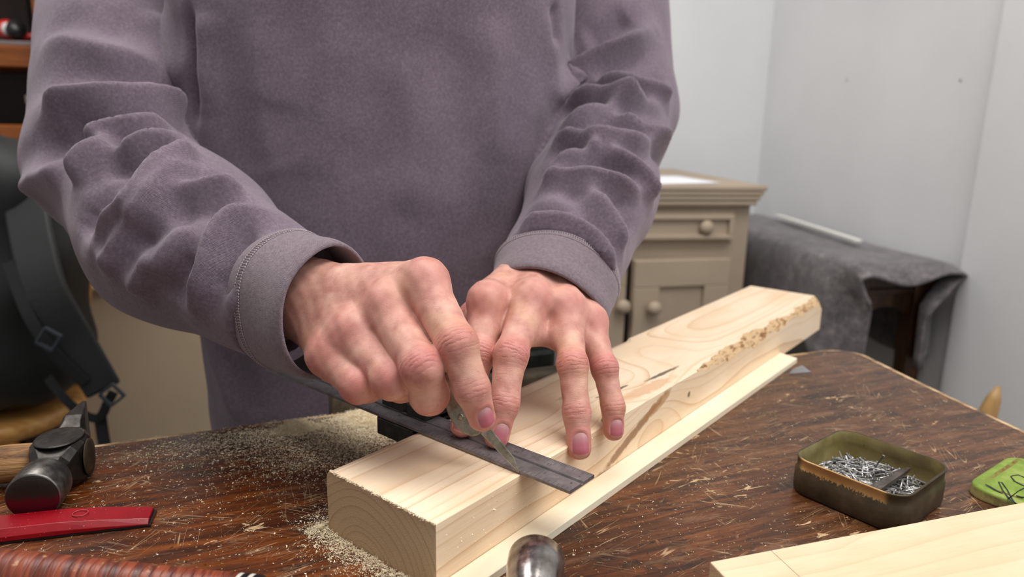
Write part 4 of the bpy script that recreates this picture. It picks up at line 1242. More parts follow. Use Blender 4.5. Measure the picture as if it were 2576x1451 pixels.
for i in range(296):
    L = [0.0130, 0.0150, 0.0140, 0.0165][i % 4]
    m4 = lay(0.0085 + 0.0035 * i / 296 + random.uniform(-0.0015, 0.0010), L, 0.12)
    if i == 290: m4 = Matrix.Translation((-0.002, 0.018, 0.0175)) @ Vector((0.35, 0.15, 0.9)).to_track_quat('Z', 'Y').to_matrix().to_4x4()
    o = bpy.data.objects.new('nail', NM[i % 4]); COL.objects.link(o)
    o.matrix_world = tin4 @ m4
    tag(o, 'small steel nail in the heap inside the open tin', 'nail', 'nails heaped in the tin')
    if i == 290: tag(o, 'nail standing on end out of the heap in the tin', 'nail')
# flat steel punch lying on the nails
PUN = steel('punch_steel', srgb(74, 66, 62), srgb(98, 90, 84), srgb(120, 112, 106), 0.45, 150, 0.7, srgb(84, 62, 48))
pa = np.array(tin4.inverted() @ Vector(pz(2190, 1237, 0.0165))); pb = np.array(tin4.inverted() @ Vector(pz(2286, 1179, 0.0165)))
pm4 = tin4 @ frame((pa + pb) / 2, pb - pa)
Lp = float(np.linalg.norm(pb - pa))
m = MB()
rows = []
for (x, w_, h_) in [(-Lp / 2, 0.0034, 0.0016), (-Lp / 2 + 0.004, 0.0034, 0.0017), (Lp / 2 - 0.006, 0.0018, 0.0016), (Lp / 2, 0.0011, 0.0013)]:
    rows.append([(x, -w_, -h_), (x, w_, -h_), (x, w_, h_), (x, -w_, h_)])
m.add([q for r in rows for q in r], [(i * 4 + k, i * 4 + (k + 1) % 4, (i + 1) * 4 + (k + 1) % 4, (i + 1) * 4 + k) for i in range(3) for k in range(4)] + [(3, 2, 1, 0), (12, 13, 14, 15)])
ob = m.build('flat_punch', PUN, None, pm4); bevel_mod(ob, 0.0004)
tag(ob, 'tapered flat steel punch resting across the nails in the tin', 'punch')

# ---- green lid of the tin
lL = np.array([0.3152, 0.4432]); lT = np.array([0.3852, 0.4948])
ld = nrm(lT - lL); ln_ = np.array([ld[1], -ld[0]])
hl_ = 0.0400; hw_ = 0.0395
lc0 = (lL + lT) / 2 + ln_ * (hw_ - 0.004)
lid4 = frame((lc0[0], lc0[1], 0.0), (*ld, 0))
lid = empty('tin_lid'); lid.matrix_world = lid4
tag(lid, 'worn green tin lid with black pen scribble lying behind the planed board', 'lid')
t = NT('green_lid_paint'); s = t.sep(t.coord()); v = t.coord()
n1 = t.noise(v, 50, 5, 0.65)
gc = t.ramp(n1, [(0.3, srgb(92, 116, 30)), (0.5, srgb(122, 146, 48)), (0.7, srgb(152, 166, 84))])
mx = t.math('MAXIMUM', t.math('ABSOLUTE', s[0]), t.math('ABSOLUTE', s[1]))
gro = t.step(t.math('ABSOLUTE', t.math('SUBTRACT', mx, 0.0325)), 0.0018, 0.0006)
gc = t.mix(t.math('MULTIPLY', gro, t.step(n1, 0.40, 0.58)), gc, srgb(112, 76, 28))
side = t.step(s[2], 0.0066, 0.0058)
gc = t.mix(side, gc, t.ramp(t.noise(v, 120, 4, 0.7), [(0.3, srgb(92, 78, 44)), (0.6, srgb(140, 128, 76)), (0.8, srgb(86, 62, 34))]))
GRN = t.out(gc, 0.5, 0.1, t.bump(n1, 0.2, 0.0008))
m = MB()
def ll(h_, z): return [(x, y, z) for x, y in rrect(hl_ + h_, hw_ + h_, 0.0135 + h_, 8)]
loops_mesh(m, [ll(0.0004, 0.0002), ll(0.0007, 0.0009), ll(0.0, 0.0016), ll(0.0, 0.0066), ll(-0.0008, 0.0078), ll(-0.0020, 0.0083), ll(-0.0060, 0.0084), ll(-0.0072, 0.0078), ll(-0.0086, 0.0078), ll(-0.0100, 0.0084), ll(-0.0112, 0.0085)], False, True)
m.build('lid_shell', GRN, lid)
PEN = plain('black_pen', srgb(26, 30, 34), 0.6)
li = lid4.inverted()
def lidp(px, py): return li @ Vector(pz(px, py, 0.0087))
def stroke(pts, w, name='pen_stroke'):
    P = [lidp(*q) for q in pts]; m = MB(); V_ = []; F_ = []
    for i, p in enumerate(P):
        tg = (P[min(i + 1, len(P) - 1)] - P[max(i - 1, 0)]).normalized(); sd = Vector((-tg.y, tg.x, 0)) * (w[i] if hasattr(w, '__len__') else w)
        z = 0.00875
        V_ += [(p.x - sd.x, p.y - sd.y, z), (p.x + sd.x, p.y + sd.y, z)]
    F_ = [(2 * i, 2 * i + 1, 2 * i + 3, 2 * i + 2) for i in range(len(P) - 1)]
    m.add(V_, F_); o = m.build(name, PEN, lid); so = o.modifiers.new('t', 'SOLIDIFY'); so.thickness = 0.00012; so.offset = 0
stroke([(2479, 1218), (2490, 1224), (2505, 1233), (2523, 1241)], [0.0006, 0.0009, 0.0009, 0.0003])
stroke([(2512, 1212), (2522, 1232), (2540, 1256), (2556, 1268)], [0.0004, 0.0004, 0.0006, 0.0007])
stroke([(2512, 1212), (2520, 1213), (2534, 1232), (2548, 1258), (2560, 1272)], [0.0004, 0.0005, 0.0004, 0.0004, 0.0005])
stroke([(2548, 1196), (2543, 1198), (2552, 1210), (2572, 1220), (2592, 1226)], [0.0004, 0.0004, 0.0007, 0.0008, 0.0004])
stroke([(2548, 1196), (2562, 1194), (2580, 1202), (2600, 1214)], [0.0004, 0.0005, 0.0006, 0.0006])
stroke([(2534, 1257), (2560, 1236), (2590, 1222)], 0.0002)
stroke([(2536, 1254), (2566, 1232), (2596, 1216)], 0.0002)
stroke([(2556, 1246), (2570, 1250), (2588, 1251)], [0.0005, 0.0008, 0.0005])
# lettering on the rim of the lid
for (ch_, px) in [('2', 2495), ('O', 2504), ('Z', 2511), ('.', 2516), ('N', 2522)]:
    # the near left side of the lid is the -x face
    u = (px - 2489) / 34.0
    me = text_mesh(ch_, 0.0042, 'letter')
    M_ = Matrix(((0, 0, -1), (-1, 0, 0), (0, 1, 0))).to_4x4()
    link_mesh('letter', me, PEN, lid, Matrix.Translation((-hl_ - 0.00012, 0.0185 - 0.0085 - u * 0.014, 0.0040)) @ M_)

# ---- sawdust
t = NT('sawdust'); v = t.coord()
DUST = t.out(t.ramp(t.noise(v, 700, 2), [(0.3, srgb(244, 224, 184)), (0.7, srgb(255, 245, 220))]), 0.9, 0, t.bump(t.noise(v, 1800, 3, 0.7), 0.25, 0.0005))
def flakes(P, size, name, label=None, parent=None):
    n = len(P)
    s_ = size * RNG.lognormal(0, 0.45, n)
    ax = RNG.normal(size=(n, 3)); ax[:, 2] *= 0.22; ax /= np.linalg.norm(ax, axis=1)[:, None]
    bx_ = np.cross(ax, RNG.normal(size=(n, 3))); bx_ /= np.linalg.norm(bx_, axis=1)[:, None]
    cx_ = np.cross(ax, bx_)
    L = s_[:, None] * RNG.uniform(0.6, 1.8, (n, 1))
    V_ = np.stack([P + ax * L, P + bx_ * s_[:, None] * 0.6 - ax * L * 0.3, P - bx_ * s_[:, None] * 0.6 - ax * L * 0.5, P + cx_ * s_[:, None] * 0.5], 1)
    V_[:, :, 2] = np.maximum(V_[:, :, 2], (P[:, 2] - s_ * 0.15)[:, None])
    b = np.arange(n)[:, None] * 4
    T_ = np.concatenate([b + np.array([[0, 1, 2]]), b + np.array([[0, 3, 1]]), b + np.array([[0, 2, 3]]), b + np.array([[1, 3, 2]])])
    me = bpy.data.meshes.new(name)
    me.from_pydata(V_.reshape(-1, 3).tolist(), [], T_.tolist()); me.update()
    o = link_mesh(name, me, DUST, parent)
    return o
inv_b = np.array(bm4.inverted())
def in_timber(P):
    q = P @ inv_b[:3, :3].T + inv_b[:3, 3]
    return (q[:, 0] > -0.0006) & (q[:, 0] < BL) & (np.abs(q[:, 1]) < BW / 2 + 0.0004)
def on_bench(P): return ((P[:, :2] - EA) @ EN) < -0.003
def blob(px, py, sx, sy, n, ang=0.0):
    c = pz(px, py, 0.0)
    a = RNG.normal(size=(n, 2)) * np.array([sx, sy])
    R = np.array([[math.cos(ang), -math.sin(ang)], [math.sin(ang), math.cos(ang)]])
    a = a @ R.T
    return np.stack([c[0] + a[:, 0], c[1] + a[:, 1], np.full(n, 0.0002)], 1)
P = [blob(860, 1066, 0.060, 0.012, 10500, GANG), blob(970, 1085, 0.026, 0.014, 7200, GANG), blob(850, 1125, 0.038, 0.022, 6600, GANG), blob(700, 1095, 0.045, 0.018, 2300, GANG),
     blob(560, 1130, 0.050, 0.020, 420, GANG), blob(430, 1200, 0.09, 0.06, 420), blob(640, 1250, 0.06, 0.05, 420), blob(1250, 1330, 0.02, 0.02, 30),
     blob(900, 1170, 0.012, 0.020, 1000), blob(1500, 1300, 0.08, 0.06, 330), blob(1900, 1100, 0.10, 0.08, 260), blob(300, 1330, 0.06, 0.03, 150)]
# a drift along the sawn end and the left side of the timber
for (k, lo_, hi_, w_) in [(2600, -0.10, 0.012, 0.0055), (900, -0.10, 0.012, 0.012)]:
    yy = RNG.uniform(-BW / 2 + 0.004, BW / 2 + 0.004, k); xx = -np.abs(RNG.normal(0, w_, k)) - 0.001
    P.append((np.stack([xx, yy, np.full(k, 0.0002)], 1)) @ np.array(bm4)[:3, :3].T + np.array(bm4)[:3, 3])
for (k, w_) in [(3200, 0.005), (2600, 0.014)]:
    xx = RNG.uniform(-0.012, 0.13, k) ** 1.0; yy = BW / 2 + 0.0012 + np.abs(RNG.normal(0, w_, k))
    P.append((np.stack([xx, yy, np.full(k, 0.0002)], 1)) @ np.array(bm4)[:3, :3].T + np.array(bm4)[:3, 3])
P = np.concatenate(P)
# dust gathers in little clumps
rep = RNG.integers(1, 5, len(P)); P = np.repeat(P, rep, 0) + RNG.normal(size=(rep.sum(), 3)) * np.array([0.0007, 0.0007, 0.0])
P = P[~in_timber(P) & on_bench(P)]
# pile height where it is thick
dn = np.zeros(len(P))
cell = np.floor(P[:, :2] / 0.0035).astype(int); key = cell[:, 0] * 100000 + cell[:, 1]
u, invk, cnts = np.unique(key, return_inverse=True, return_counts=True)
P[:, 2] += RNG.uniform(0, 1, len(P)) * np.clip(cnts[invk] - 25, 0, 160) * 0.00003
o = flakes(P, 0.00030, 'sawdust')
tag(o, 'pale sawdust scattered and heaped on the bench around the timber', 'sawdust', None, 'stuff')
# low heap at the far edge
H_ = []
c0_ = pz(930, 1068, 0.0)
rows = []
for i in range(46):
    row = []
    for j in range(16):
        a_ = (i / 45 - 0.5) * 0.165; b_ = (j / 15) * 0.038
        w_ = max(0, 1 - (abs(i / 45 - 0.5) * 2) ** 2.2) * math.sin(PI * min(1, j / 15 * 1.0)) ** 0.8
        q = e2(float((c0_[:2] - EA) @ ED) + a_, -0.0035 - b_)
        z = 0.0085 * w_ * (0.55 + 0.45 * math.sin(a_ * 85 + 1.0)) + RNG.uniform(-1, 1) * 0.0006 * (w_ > 0.02) - 0.0016 - 0.0012 * math.sin(a_ * 190) * math.cos(b_ * 260)
        row.append((q[0], q[1], z))
    rows.append(row)
G = np.array(rows).reshape(-1, 3)
tt = np.array(in_timber(G)).reshape(46, 16)
rows = [[(q[0], q[1], q[2] - 0.0007 + RNG.uniform(-1, 1) * 0.0003) for q in row] for row in rows]
m = MB()
for i in range(45):
    for j in range(15):
        if tt[i:i + 2, j:j + 2].any(): continue
        b0 = [rows[i][j], rows[i][j + 1], rows[i + 1][j + 1], rows[i + 1][j]]
        m.add(b0, [(3, 2, 1, 0)], 0, True)
me = m.mesh('sawdust_heap')
bmh = bmesh.new(); bmh.from_mesh(me); bmesh.ops.remove_doubles(bmh, verts=bmh.verts, dist=1e-6); bmesh.ops.recalc_face_normals(bmh, faces=bmh.faces); bmh.to_mesh(me); bmh.free()
link_mesh('sawdust_heap', me, DUST, o)
sel = G[(G[:, 2] > 0.0001) & ~tt.reshape(-1)]
idx = RNG.integers(0, len(sel), 22000)
PP = sel[idx] + RNG.normal(size=(22000, 3)) * np.array([0.0016, 0.0012, 0.0003]); PP = PP[~in_timber(PP) & on_bench(PP)]
flakes(PP, 0.00042, 'heap_grains', None, o)
# grains clinging to the side of the timber and torn fibres along its sawn edges
k = 120
q = np.stack([RNG.uniform(0.005, 0.16, k), np.full(k, -BW / 2 - 0.0002), RNG.beta(1.2, 1.2, k) * 0.038 + 0.001], 1)
Pt = q @ np.array(bm4)[:3, :3].T + np.array(bm4)[:3, 3]
s1 = flakes(Pt, 0.00042, 'clinging_sawdust', None, None)
tag(s1, 'grains of sawdust clinging to the side face of the thick timber', 'sawdust', None, 'stuff')
k = 900
q = np.stack([RNG.normal(0, 0.0003, k) - 0.0002, RNG.uniform(-BW / 2 + 0.0, BW / 2 - 0.003, k), np.full(k, BH - 0.0003) + RNG.normal(0, 0.0004, k)], 1)
Pt = q @ np.array(bm4)[:3, :3].T + np.array(bm4)[:3, 3]
f1 = flakes(Pt, 0.00038, 'torn_fibres', None, timber); f1['kind'] = 'stuff'
f1.matrix_parent_inverse = bm4.inverted()
# ================================================================== the hands
def J(px, py, d): return pd(px, py, d)
class Hand:
    """fingers: name -> list of (point, radius); dorsal: towards the back of each finger"""
    def __init__(self):
        self.f = {}; self.palm = []; self.extra = []; self.web = []; self.kpalm = 0.012; self.kroot = 0.009
    def pack(self):
        self.C = list(self.palm); self.own = [None] * len(self.palm)
        for nm, fg in self.f.items():
            for i in range(len(fg['j']) - 1):
                self.C.append((fg['j'][i], fg['j'][i + 1], fg['r'][i], fg['r'][i + 1])); self.own.append(nm)
        self.A = np.array([q[0] for q in self.C]); self.BA = np.array([q[1] for q in self.C]) - self.A
        self.L2 = (self.BA ** 2).sum(1); self.ra = np.array([q[2] for q in self.C]); self.rb = np.array([q[3] for q in self.C])
    def fn(self, p):
        c = (p.min(0) + p.max(0)) / 2; R = float(np.sqrt(((p - c) ** 2).sum(1).max()))
        # distances of the batch centre to every cone: skip those that cannot matter
        t = np.clip(((c - self.A) * self.BA).sum(1) / self.L2, 0, 1)
        dc = np.sqrt(((c - self.A - t[:, None] * self.BA) ** 2).sum(1)) - (self.ra + (self.rb - self.ra) * t)
        npalm = len(self.palm); pm = dc[:npalm].min() + 2.1 * R + self.kpalm
        P = None
        for i in range(npalm):
            if dc[i] > pm: continue
            d = sd_cone(p, *self.C[i])
            P = d if P is None else smin(P, d, self.kpalm)
        out = P; lim = float(P.max()) + R * 0.1 + self.kroot + 0.001
        k = 0.0016; i0 = npalm
        for nm, fg in self.f.items():
            n_ = len(fg['j']) - 1; ids = range(i0, i0 + n_); i0 += n_
            fm = dc[ids.start:ids.stop].min()
            if fm - 1.1 * R - 0.006 > lim: continue
            F = None
            for i in ids:
                if dc[i] > fm + 2.1 * R + 0.006: continue
                d = sd_cone(p, *self.C[i])
                F = d if F is None else smin(F, d, 0.0045)
            for (cb, r) in fg.get('bump', []):
                F = smin(F, np.linalg.norm(p - cb, axis=1) - r, 0.006)
            G = smin(P, F, self.kroot)
            h = np.maximum(k - np.abs(out - G), 0) / k
            out = np.minimum(out, G) - h * h * k * 0.25 * np.clip((P - np.maximum(out, G)) / k, 0, 1)
        for (a, b, ra, rb, kw) in self.web:
            if np.linalg.norm(c - (a + b) / 2) > R + 0.045: continue
            out = smin(out, sd_cone(p, a, b, ra, rb), kw)
        return out

def finger(h, nm, js, rs, dorsal, knuckles, nail=None, root=True):
    pts = [J(*q) for q in js]
    dv = [nrm(camvec(*d)) for d in (dorsal if isinstance(dorsal[0], (tuple, list)) else [dorsal] * len(pts))]
    bump = []
    for i, amp in knuckles:
        t = nrm(pts[min(i + 1, len(pts) - 1)] - pts[i - 1])
        n = nrm(dv[i] - t * (dv[i] @ t))
        bump.append((pts[i] + n * (rs[i] * 0.26), rs[i] * amp))
    h.f[nm] = dict(j=pts, r=rs, d=dv, bump=bump, nail=nail, root=root, kn=knuckles)

# right hand, holding the marking knife
RH = Hand()
finger(RH, 'index', [(1068, 718, 0.438), (1150, 868, 0.406), (1187, 978, 0.404), (1212, 1050, 0.409)],
       [0.0134, 0.0112, 0.0099, 0.0080], (0.35, 0.30, 1.0), [(1, 0.84)], nail=(0.0056, 0.0073))
finger(RH, 'middle', [(972, 778, 0.440), (1062, 925, 0.403), (1080, 994, 0.416), (1098, 990, 0.443)],
       [0.0134, 0.0114, 0.0111, 0.0095], (0.1, 0.25, 1.0), [(1, 0.86)])
finger(RH, 'ring', [(884, 840, 0.440), (986, 954, 0.415), (1010, 968, 0.436), (1010, 930, 0.455)],
       [0.0132, 0.0112, 0.0102, 0.0085], (-0.1, 0.1, 1.0), [(1, 0.84)])
finger(RH, 'little', [(828, 896, 0.442), (903, 966, 0.424), (925, 972, 0.443), (938, 935, 0.460)],
       [0.0124, 0.0106, 0.0096, 0.0080], (-0.2, 0.0, 1.0), [(1, 0.84)])
finger(RH, 'thumb', [(930, 770, 0.487), (1048, 842, 0.462), (1092, 925, 0.452), (1132, 985, 0.442)],
       [0.0150, 0.0125, 0.0110, 0.0085], (0.4, 0.6, -0.4), [])
for (a, b, ra, rb) in [((800, 722, 0.476), (1066, 708, 0.441), 0.0150, 0.0132),
                       ((790, 742, 0.474), (968, 766, 0.443), 0.0150, 0.0132),
                       ((782, 770, 0.474), (884, 832, 0.443), 0.0150, 0.0128),
                       ((776, 800, 0.478), (826, 888, 0.446), 0.0150, 0.0126),
                       ((810, 770, 0.484), (985, 840, 0.458), 0.0160, 0.0135),
                       ((800, 800, 0.486), (905, 895, 0.456), 0.0150, 0.0130),
                       ((815, 745, 0.490), (1010, 775, 0.466), 0.0150, 0.0140),
                       ((700, 705, 0.505), (792, 744, 0.482), 0.0255, 0.0235),
                       ((696, 745, 0.508), (788, 772, 0.484), 0.0250, 0.0225),
                       ((560, 640, 0.560), (700, 720, 0.505), 0.0320, 0.0270)]:
    RH.palm.append((J(*a), J(*b), ra, rb))
for (c, r) in [((1072, 700, 0.432), 0.0098), ((972, 758, 0.432), 0.0094), ((886, 822, 0.432), 0.0082), ((832, 884, 0.436), 0.0080)]:
    RH.palm.append((J(*c), J(c[0] + 2, c[1] + 3, c[2]), r, r))
RH.web = [(J(1056, 816, 0.4310), J(1086, 862, 0.4245), 0.0064, 0.0064, 0.005), (J(1096, 832, 0.4325), J(1050, 846, 0.4325), 0.0082, 0.0082, 0.006), (J(1108, 842, 0.442), J(1050, 858, 0.440), 0.0085, 0.0085, 0.007), (J(1090, 800, 0.437), J(1020, 830, 0.435), 0.0075, 0.0075, 0.009), (J(1105, 850, 0.432), J(1058, 868, 0.430), 0.0060, 0.0060, 0.007),
          (J(1000, 850, 0.432), J(930, 890, 0.434), 0.0075, 0.0075, 0.008), (J(910, 905, 0.436), J(866, 930, 0.440), 0.0070, 0.0070, 0.008)]

# left hand, fingers pressing the rule on to the timber
LH = Hand(); LH.kroot = 0.010
finger(LH, 'index', [(1226, 762, 0.497), (1204, 890, 0.476), (1180, 1006, 0.468), (1163, 1070, 0.4655)],
       [0.0122, 0.0104, 0.0090, 0.0078], (-0.15, 0.15, 1.0), [(1, 0.84)], nail=(0.0056, 0.0068))
finger(LH, 'middle', [(1340, 754, 0.502), (1284, 893, 0.466), (1268, 1016, 0.454), (1249, 1096, 0.4515)],
       [0.0122, 0.0107, 0.0092, 0.0080], (0.45, 0.15, 1.0), [(1, 0.85)], nail=(0.0058, 0.0076))
finger(LH, 'ring', [(1424, 772, 0.508), (1440, 918, 0.475), (1451, 1038, 0.466), (1457, 1125, 0.4622)],
       [0.0116, 0.0095, 0.0086, 0.0079], (0.10, 0.12, 1.0), [(1, 0.85)], nail=(0.0060, 0.0084))
finger(LH, 'little', [(1484, 812, 0.517), (1520, 925, 0.493), (1542, 1022, 0.4865), (1543, 1082, 0.4850)],
       [0.0106, 0.0084, 0.0076, 0.0070], (0.30, 0.12, 1.0), [(1, 0.85)], nail=(0.0051, 0.0068))
finger(LH, 'thumb', [(1240, 745, 0.555), (1192, 800, 0.530), (1172, 920, 0.512), (1160, 1015, 0.497)],
       [0.0150, 0.0118, 0.0105, 0.0085], (-0.8, 0.1, 0.3), [])
for (a, b, ra, rb) in [((1322, 674, 0.576), (1228, 754, 0.501), 0.0160, 0.0124),
                       ((1360, 660, 0.576), (1338, 748, 0.506), 0.0165, 0.0122),
                       ((1396, 664, 0.576), (1424, 766, 0.512), 0.0165, 0.0116),
                       ((1426, 680, 0.580), (1482, 806, 0.520), 0.0160, 0.0112),
                       ((1350, 740, 0.584), (1290, 810, 0.520), 0.0150, 0.0115),
                       ((1400, 745, 0.584), (1440, 830, 0.530), 0.0150, 0.0110),
                       ((1310, 715, 0.584), (1245, 780, 0.530), 0.0150, 0.0145),
                       ((1390, 650, 0.622), (1362, 684, 0.578), 0.0275, 0.0235),
                       ((1420, 660, 0.622), (1404, 696, 0.580), 0.0265, 0.0225),
                       ((1450, 590, 0.680), (1408, 658, 0.620), 0.0330, 0.0275)]:
    LH.palm.append((J(*a), J(*b), ra, rb))
for (c, r) in [((1222, 748, 0.489), 0.0084), ((1340, 740, 0.495), 0.0084), ((1424, 760, 0.501), 0.0078), ((1485, 802, 0.511), 0.0072)]:
    LH.palm.append((J(*c), J(c[0] + 2, c[1] + 3, c[2]), r, r))
LH.web = [(J(1350, 800, 0.510), J(1410, 805, 0.512), 0.0085, 0.0085, 0.011), (J(1335, 845, 0.492), J(1400, 850, 0.496), 0.0068, 0.0068, 0.011), (J(1440, 840, 0.503), J(1480, 862, 0.508), 0.0062, 0.0062, 0.009),
          (J(1240, 830, 0.496), J(1290, 830, 0.493), 0.0072, 0.0072, 0.010), (J(1225, 880, 0.490), J(1260, 890, 0.487), 0.0060, 0.0060, 0.007),
          (J(1200, 800, 0.515), J(1230, 800, 0.505), 0.0090, 0.0090, 0.010)]

def build_hand(h, lo, hi, vox):
    h.pack()
    fn = chunked(h.fn, 0.018)
    V, Q = surface_net(fn, lo, hi, vox, fnc=chunked(h.fn, 0.05))
    V = relax(V, Q, 2, 0.5)
    V = project(fn, V, 1)
    N = vnormals(V, Q)
    n = len(V)
    along = np.zeros(n); wr = np.zeros(n); red = np.zeros(n); tip = np.zeros(n); yel = np.zeros(n); nailm = np.zeros(n)
    best = np.full(n, 1e9); second = np.full(n, 1e9); fine = np.zeros(n)
    disp = np.zeros(n)
    nails = []
    for nm, fg in h.f.items():
        pts, rs, dv = fg['j'], fg['r'], fg['d']
        s0 = 0.0; fb = np.full(n, 1e9); fa = np.zeros(n)
        for i in range(len(pts) - 1):
            a, b = pts[i], pts[i + 1]; ba = b - a; L = np.linalg.norm(ba)
            tt = ((V - a) @ ba) / (L * L); hcl = np.clip(tt, 0, 1)
            d = np.linalg.norm(V - a - hcl[:, None] * ba, axis=1) - (rs[i] + (rs[i + 1] - rs[i]) * hcl)
            m = d < fb
            fb = np.where(m, d, fb)
            fa = np.where(m, s0 + tt * L, fa)
            s0 += L
        m = fb < best
        second = np.where(m, best, np.minimum(second, fb))
        along = np.where(m, fa, along); best = np.where(m, fb, best)
        # wrinkles and redness over the joints
        for i in range(1, len(pts) - 1):
            t = nrm(pts[i + 1] - pts[i - 1]); q = V - pts[i]
            nd = nrm(dv[i] - t * (dv[i] @ t))
            ax = q @ t; rr = np.linalg.norm(q - ax[:, None] * t, axis=1)
            dor = np.clip((q @ nd) / (rs[i]), -1, 1.2)
            near = np.exp(-(ax / (0.0085 if i == 1 else 0.0060)) ** 2) * (rr < rs[i] * 1.7)
            wv = near * smooth01(dor, 0.05, 0.65)
            wk = 0.2 if (h is RH and nm in ('ring', 'little')) else 1.0
            wr = np.maximum(wr, wv * wk * (1.0 if i == 1 else 0.75))
            red = np.maximum(red, near * smooth01(dor, -0.1, 0.7) * (0.85 if i == 1 else 0.55))
        e = pts[-1]; t = nrm(e - pts[-2])
        dd = np.linalg.norm(V - e, axis=1)
        tip = np.maximum(tip, 1 - smooth01(dd, rs[-1] * 0.7, rs[-1] * 2.4))
        mc = pts[0]
        nd0 = dv[0]
        dm = np.linalg.norm(V - (mc + nd0 * 0.010), axis=1)
        if nm != 'thumb': red = np.maximum(red, 0.9 * np.exp(-(dm / 0.012) ** 2))
        if fg['nail']:
            hw, hl = fg['nail']
            nd = nrm(dv[-1] - t * (dv[-1] @ t)); sd = np.cross(t, nd)
            c = e - t * (rs[-1] * 0.24)
            q = V - c
            x = (q @ sd) / hw; y = (q @ t) / hl; zz = q @ nd
            rr = (np.abs(x) ** 2.6 + np.abs(y) ** 2.4) ** (1 / 2.5)
            ok = zz > rs[-1] * 0.15
            disp += ok * (-0.00075 * (1 - smooth01(rr, 0.80, 1.02)) + 0.00028 * np.exp(-((rr - 1.16) / 0.12) ** 2))
            red = np.maximum(red, ok * 0.75 * np.exp(-((rr - 1.15) / 0.35) ** 2))
            nails.append((c, t, nd, sd, hw, hl, rs[-1], rs[-2], float(np.linalg.norm(pts[-1] - pts[-2]))))
    fine = smooth01(along, 0.010, 0.026) * smooth01(second - best, 0.0012, 0.005) * (1 - smooth01(best, 0.0012, 0.003))
    wr = wr * smooth01(second - best, 0.0004, 0.003)
    V = V + N * disp[:, None]
    # low relief: tendons and soft unevenness
    ph = V * 1000.0
    V = V + N * (0.00016 * (np.sin(ph[:, 0] * 0.55 + 1.7 * np.sin(ph[:, 1] * 0.21)) * np.sin(ph[:, 2] * 0.47 + 1.1)))[:, None]
    nb = len(V)
    allV = [V]; allQ = [Q]; ext = dict(along=[along], wr=[wr], red=[red], tip=[tip], nail=[nailm], fine=[fine])
    for (c, t, nd, sd, hw, hl, r, r2, LL) in nails:
        nu, nv = 19, 21
        P = []
        Rc = hw * 1.16
        for iv in range(nv):
            for iu in range(nu):
                u = -1 + 2 * iu / (nu - 1); v = -1 + 2 * iv / (nv - 1)
                # squared disc so that the outline is a rounded rectangle
                uu = u * math.sqrt(1 - v * v * 0.40); vv = v * math.sqrt(1 - u * u * 0.34)
                x = uu * hw * 1.0; y = vv * hl
                edge = max(abs(u), abs(v))
                z = math.sqrt(max(Rc * Rc - x * x, 0)) - Rc
                ya = y - r * 0.24                      # from the centre of the tip
                loc_r = r + (r2 - r) * (-ya / LL) if ya < 0 else math.sqrt(max(r * r - (0.80 * ya) ** 2, 0))
                lift = 0.00012 - (0.0007 if edge > 0.97 else 0) - (0.0005 * max(0, -v - 0.6) / 0.4)
                P.append(c + sd * x + t * y + nd * (loc_r * 0.985 + z + lift))
        P = np.array(P)
        q = []
        for iv in range(nv - 1):
            for iu in range(nu - 1):
                k = iv * nu + iu
                q.append((k, k + 1, k + nu + 1, k + nu))
        q = np.array(q)
        # orient outwards
        nn = np.cross(P[q[0][1]] - P[q[0][0]], P[q[0][3]] - P[q[0][0]])
        if nn @ nd < 0: q = q[:, ::-1]
        allQ.append(q + sum(len(a) for a in allV)); allV.append(P)
        vl = np.repeat(np.linspace(0, 1, nv), nu)
        ext['along'].append(vl); ext['wr'].append(np.zeros(len(P))); ext['red'].append(np.zeros(len(P)))
        ext['tip'].append(np.zeros(len(P))); ext['fine'].append(np.zeros(len(P))); ext['nail'].append(np.ones(len(P)))
    return np.concatenate(allV), np.concatenate(allQ), {k: np.concatenate(v) for k, v in ext.items()}

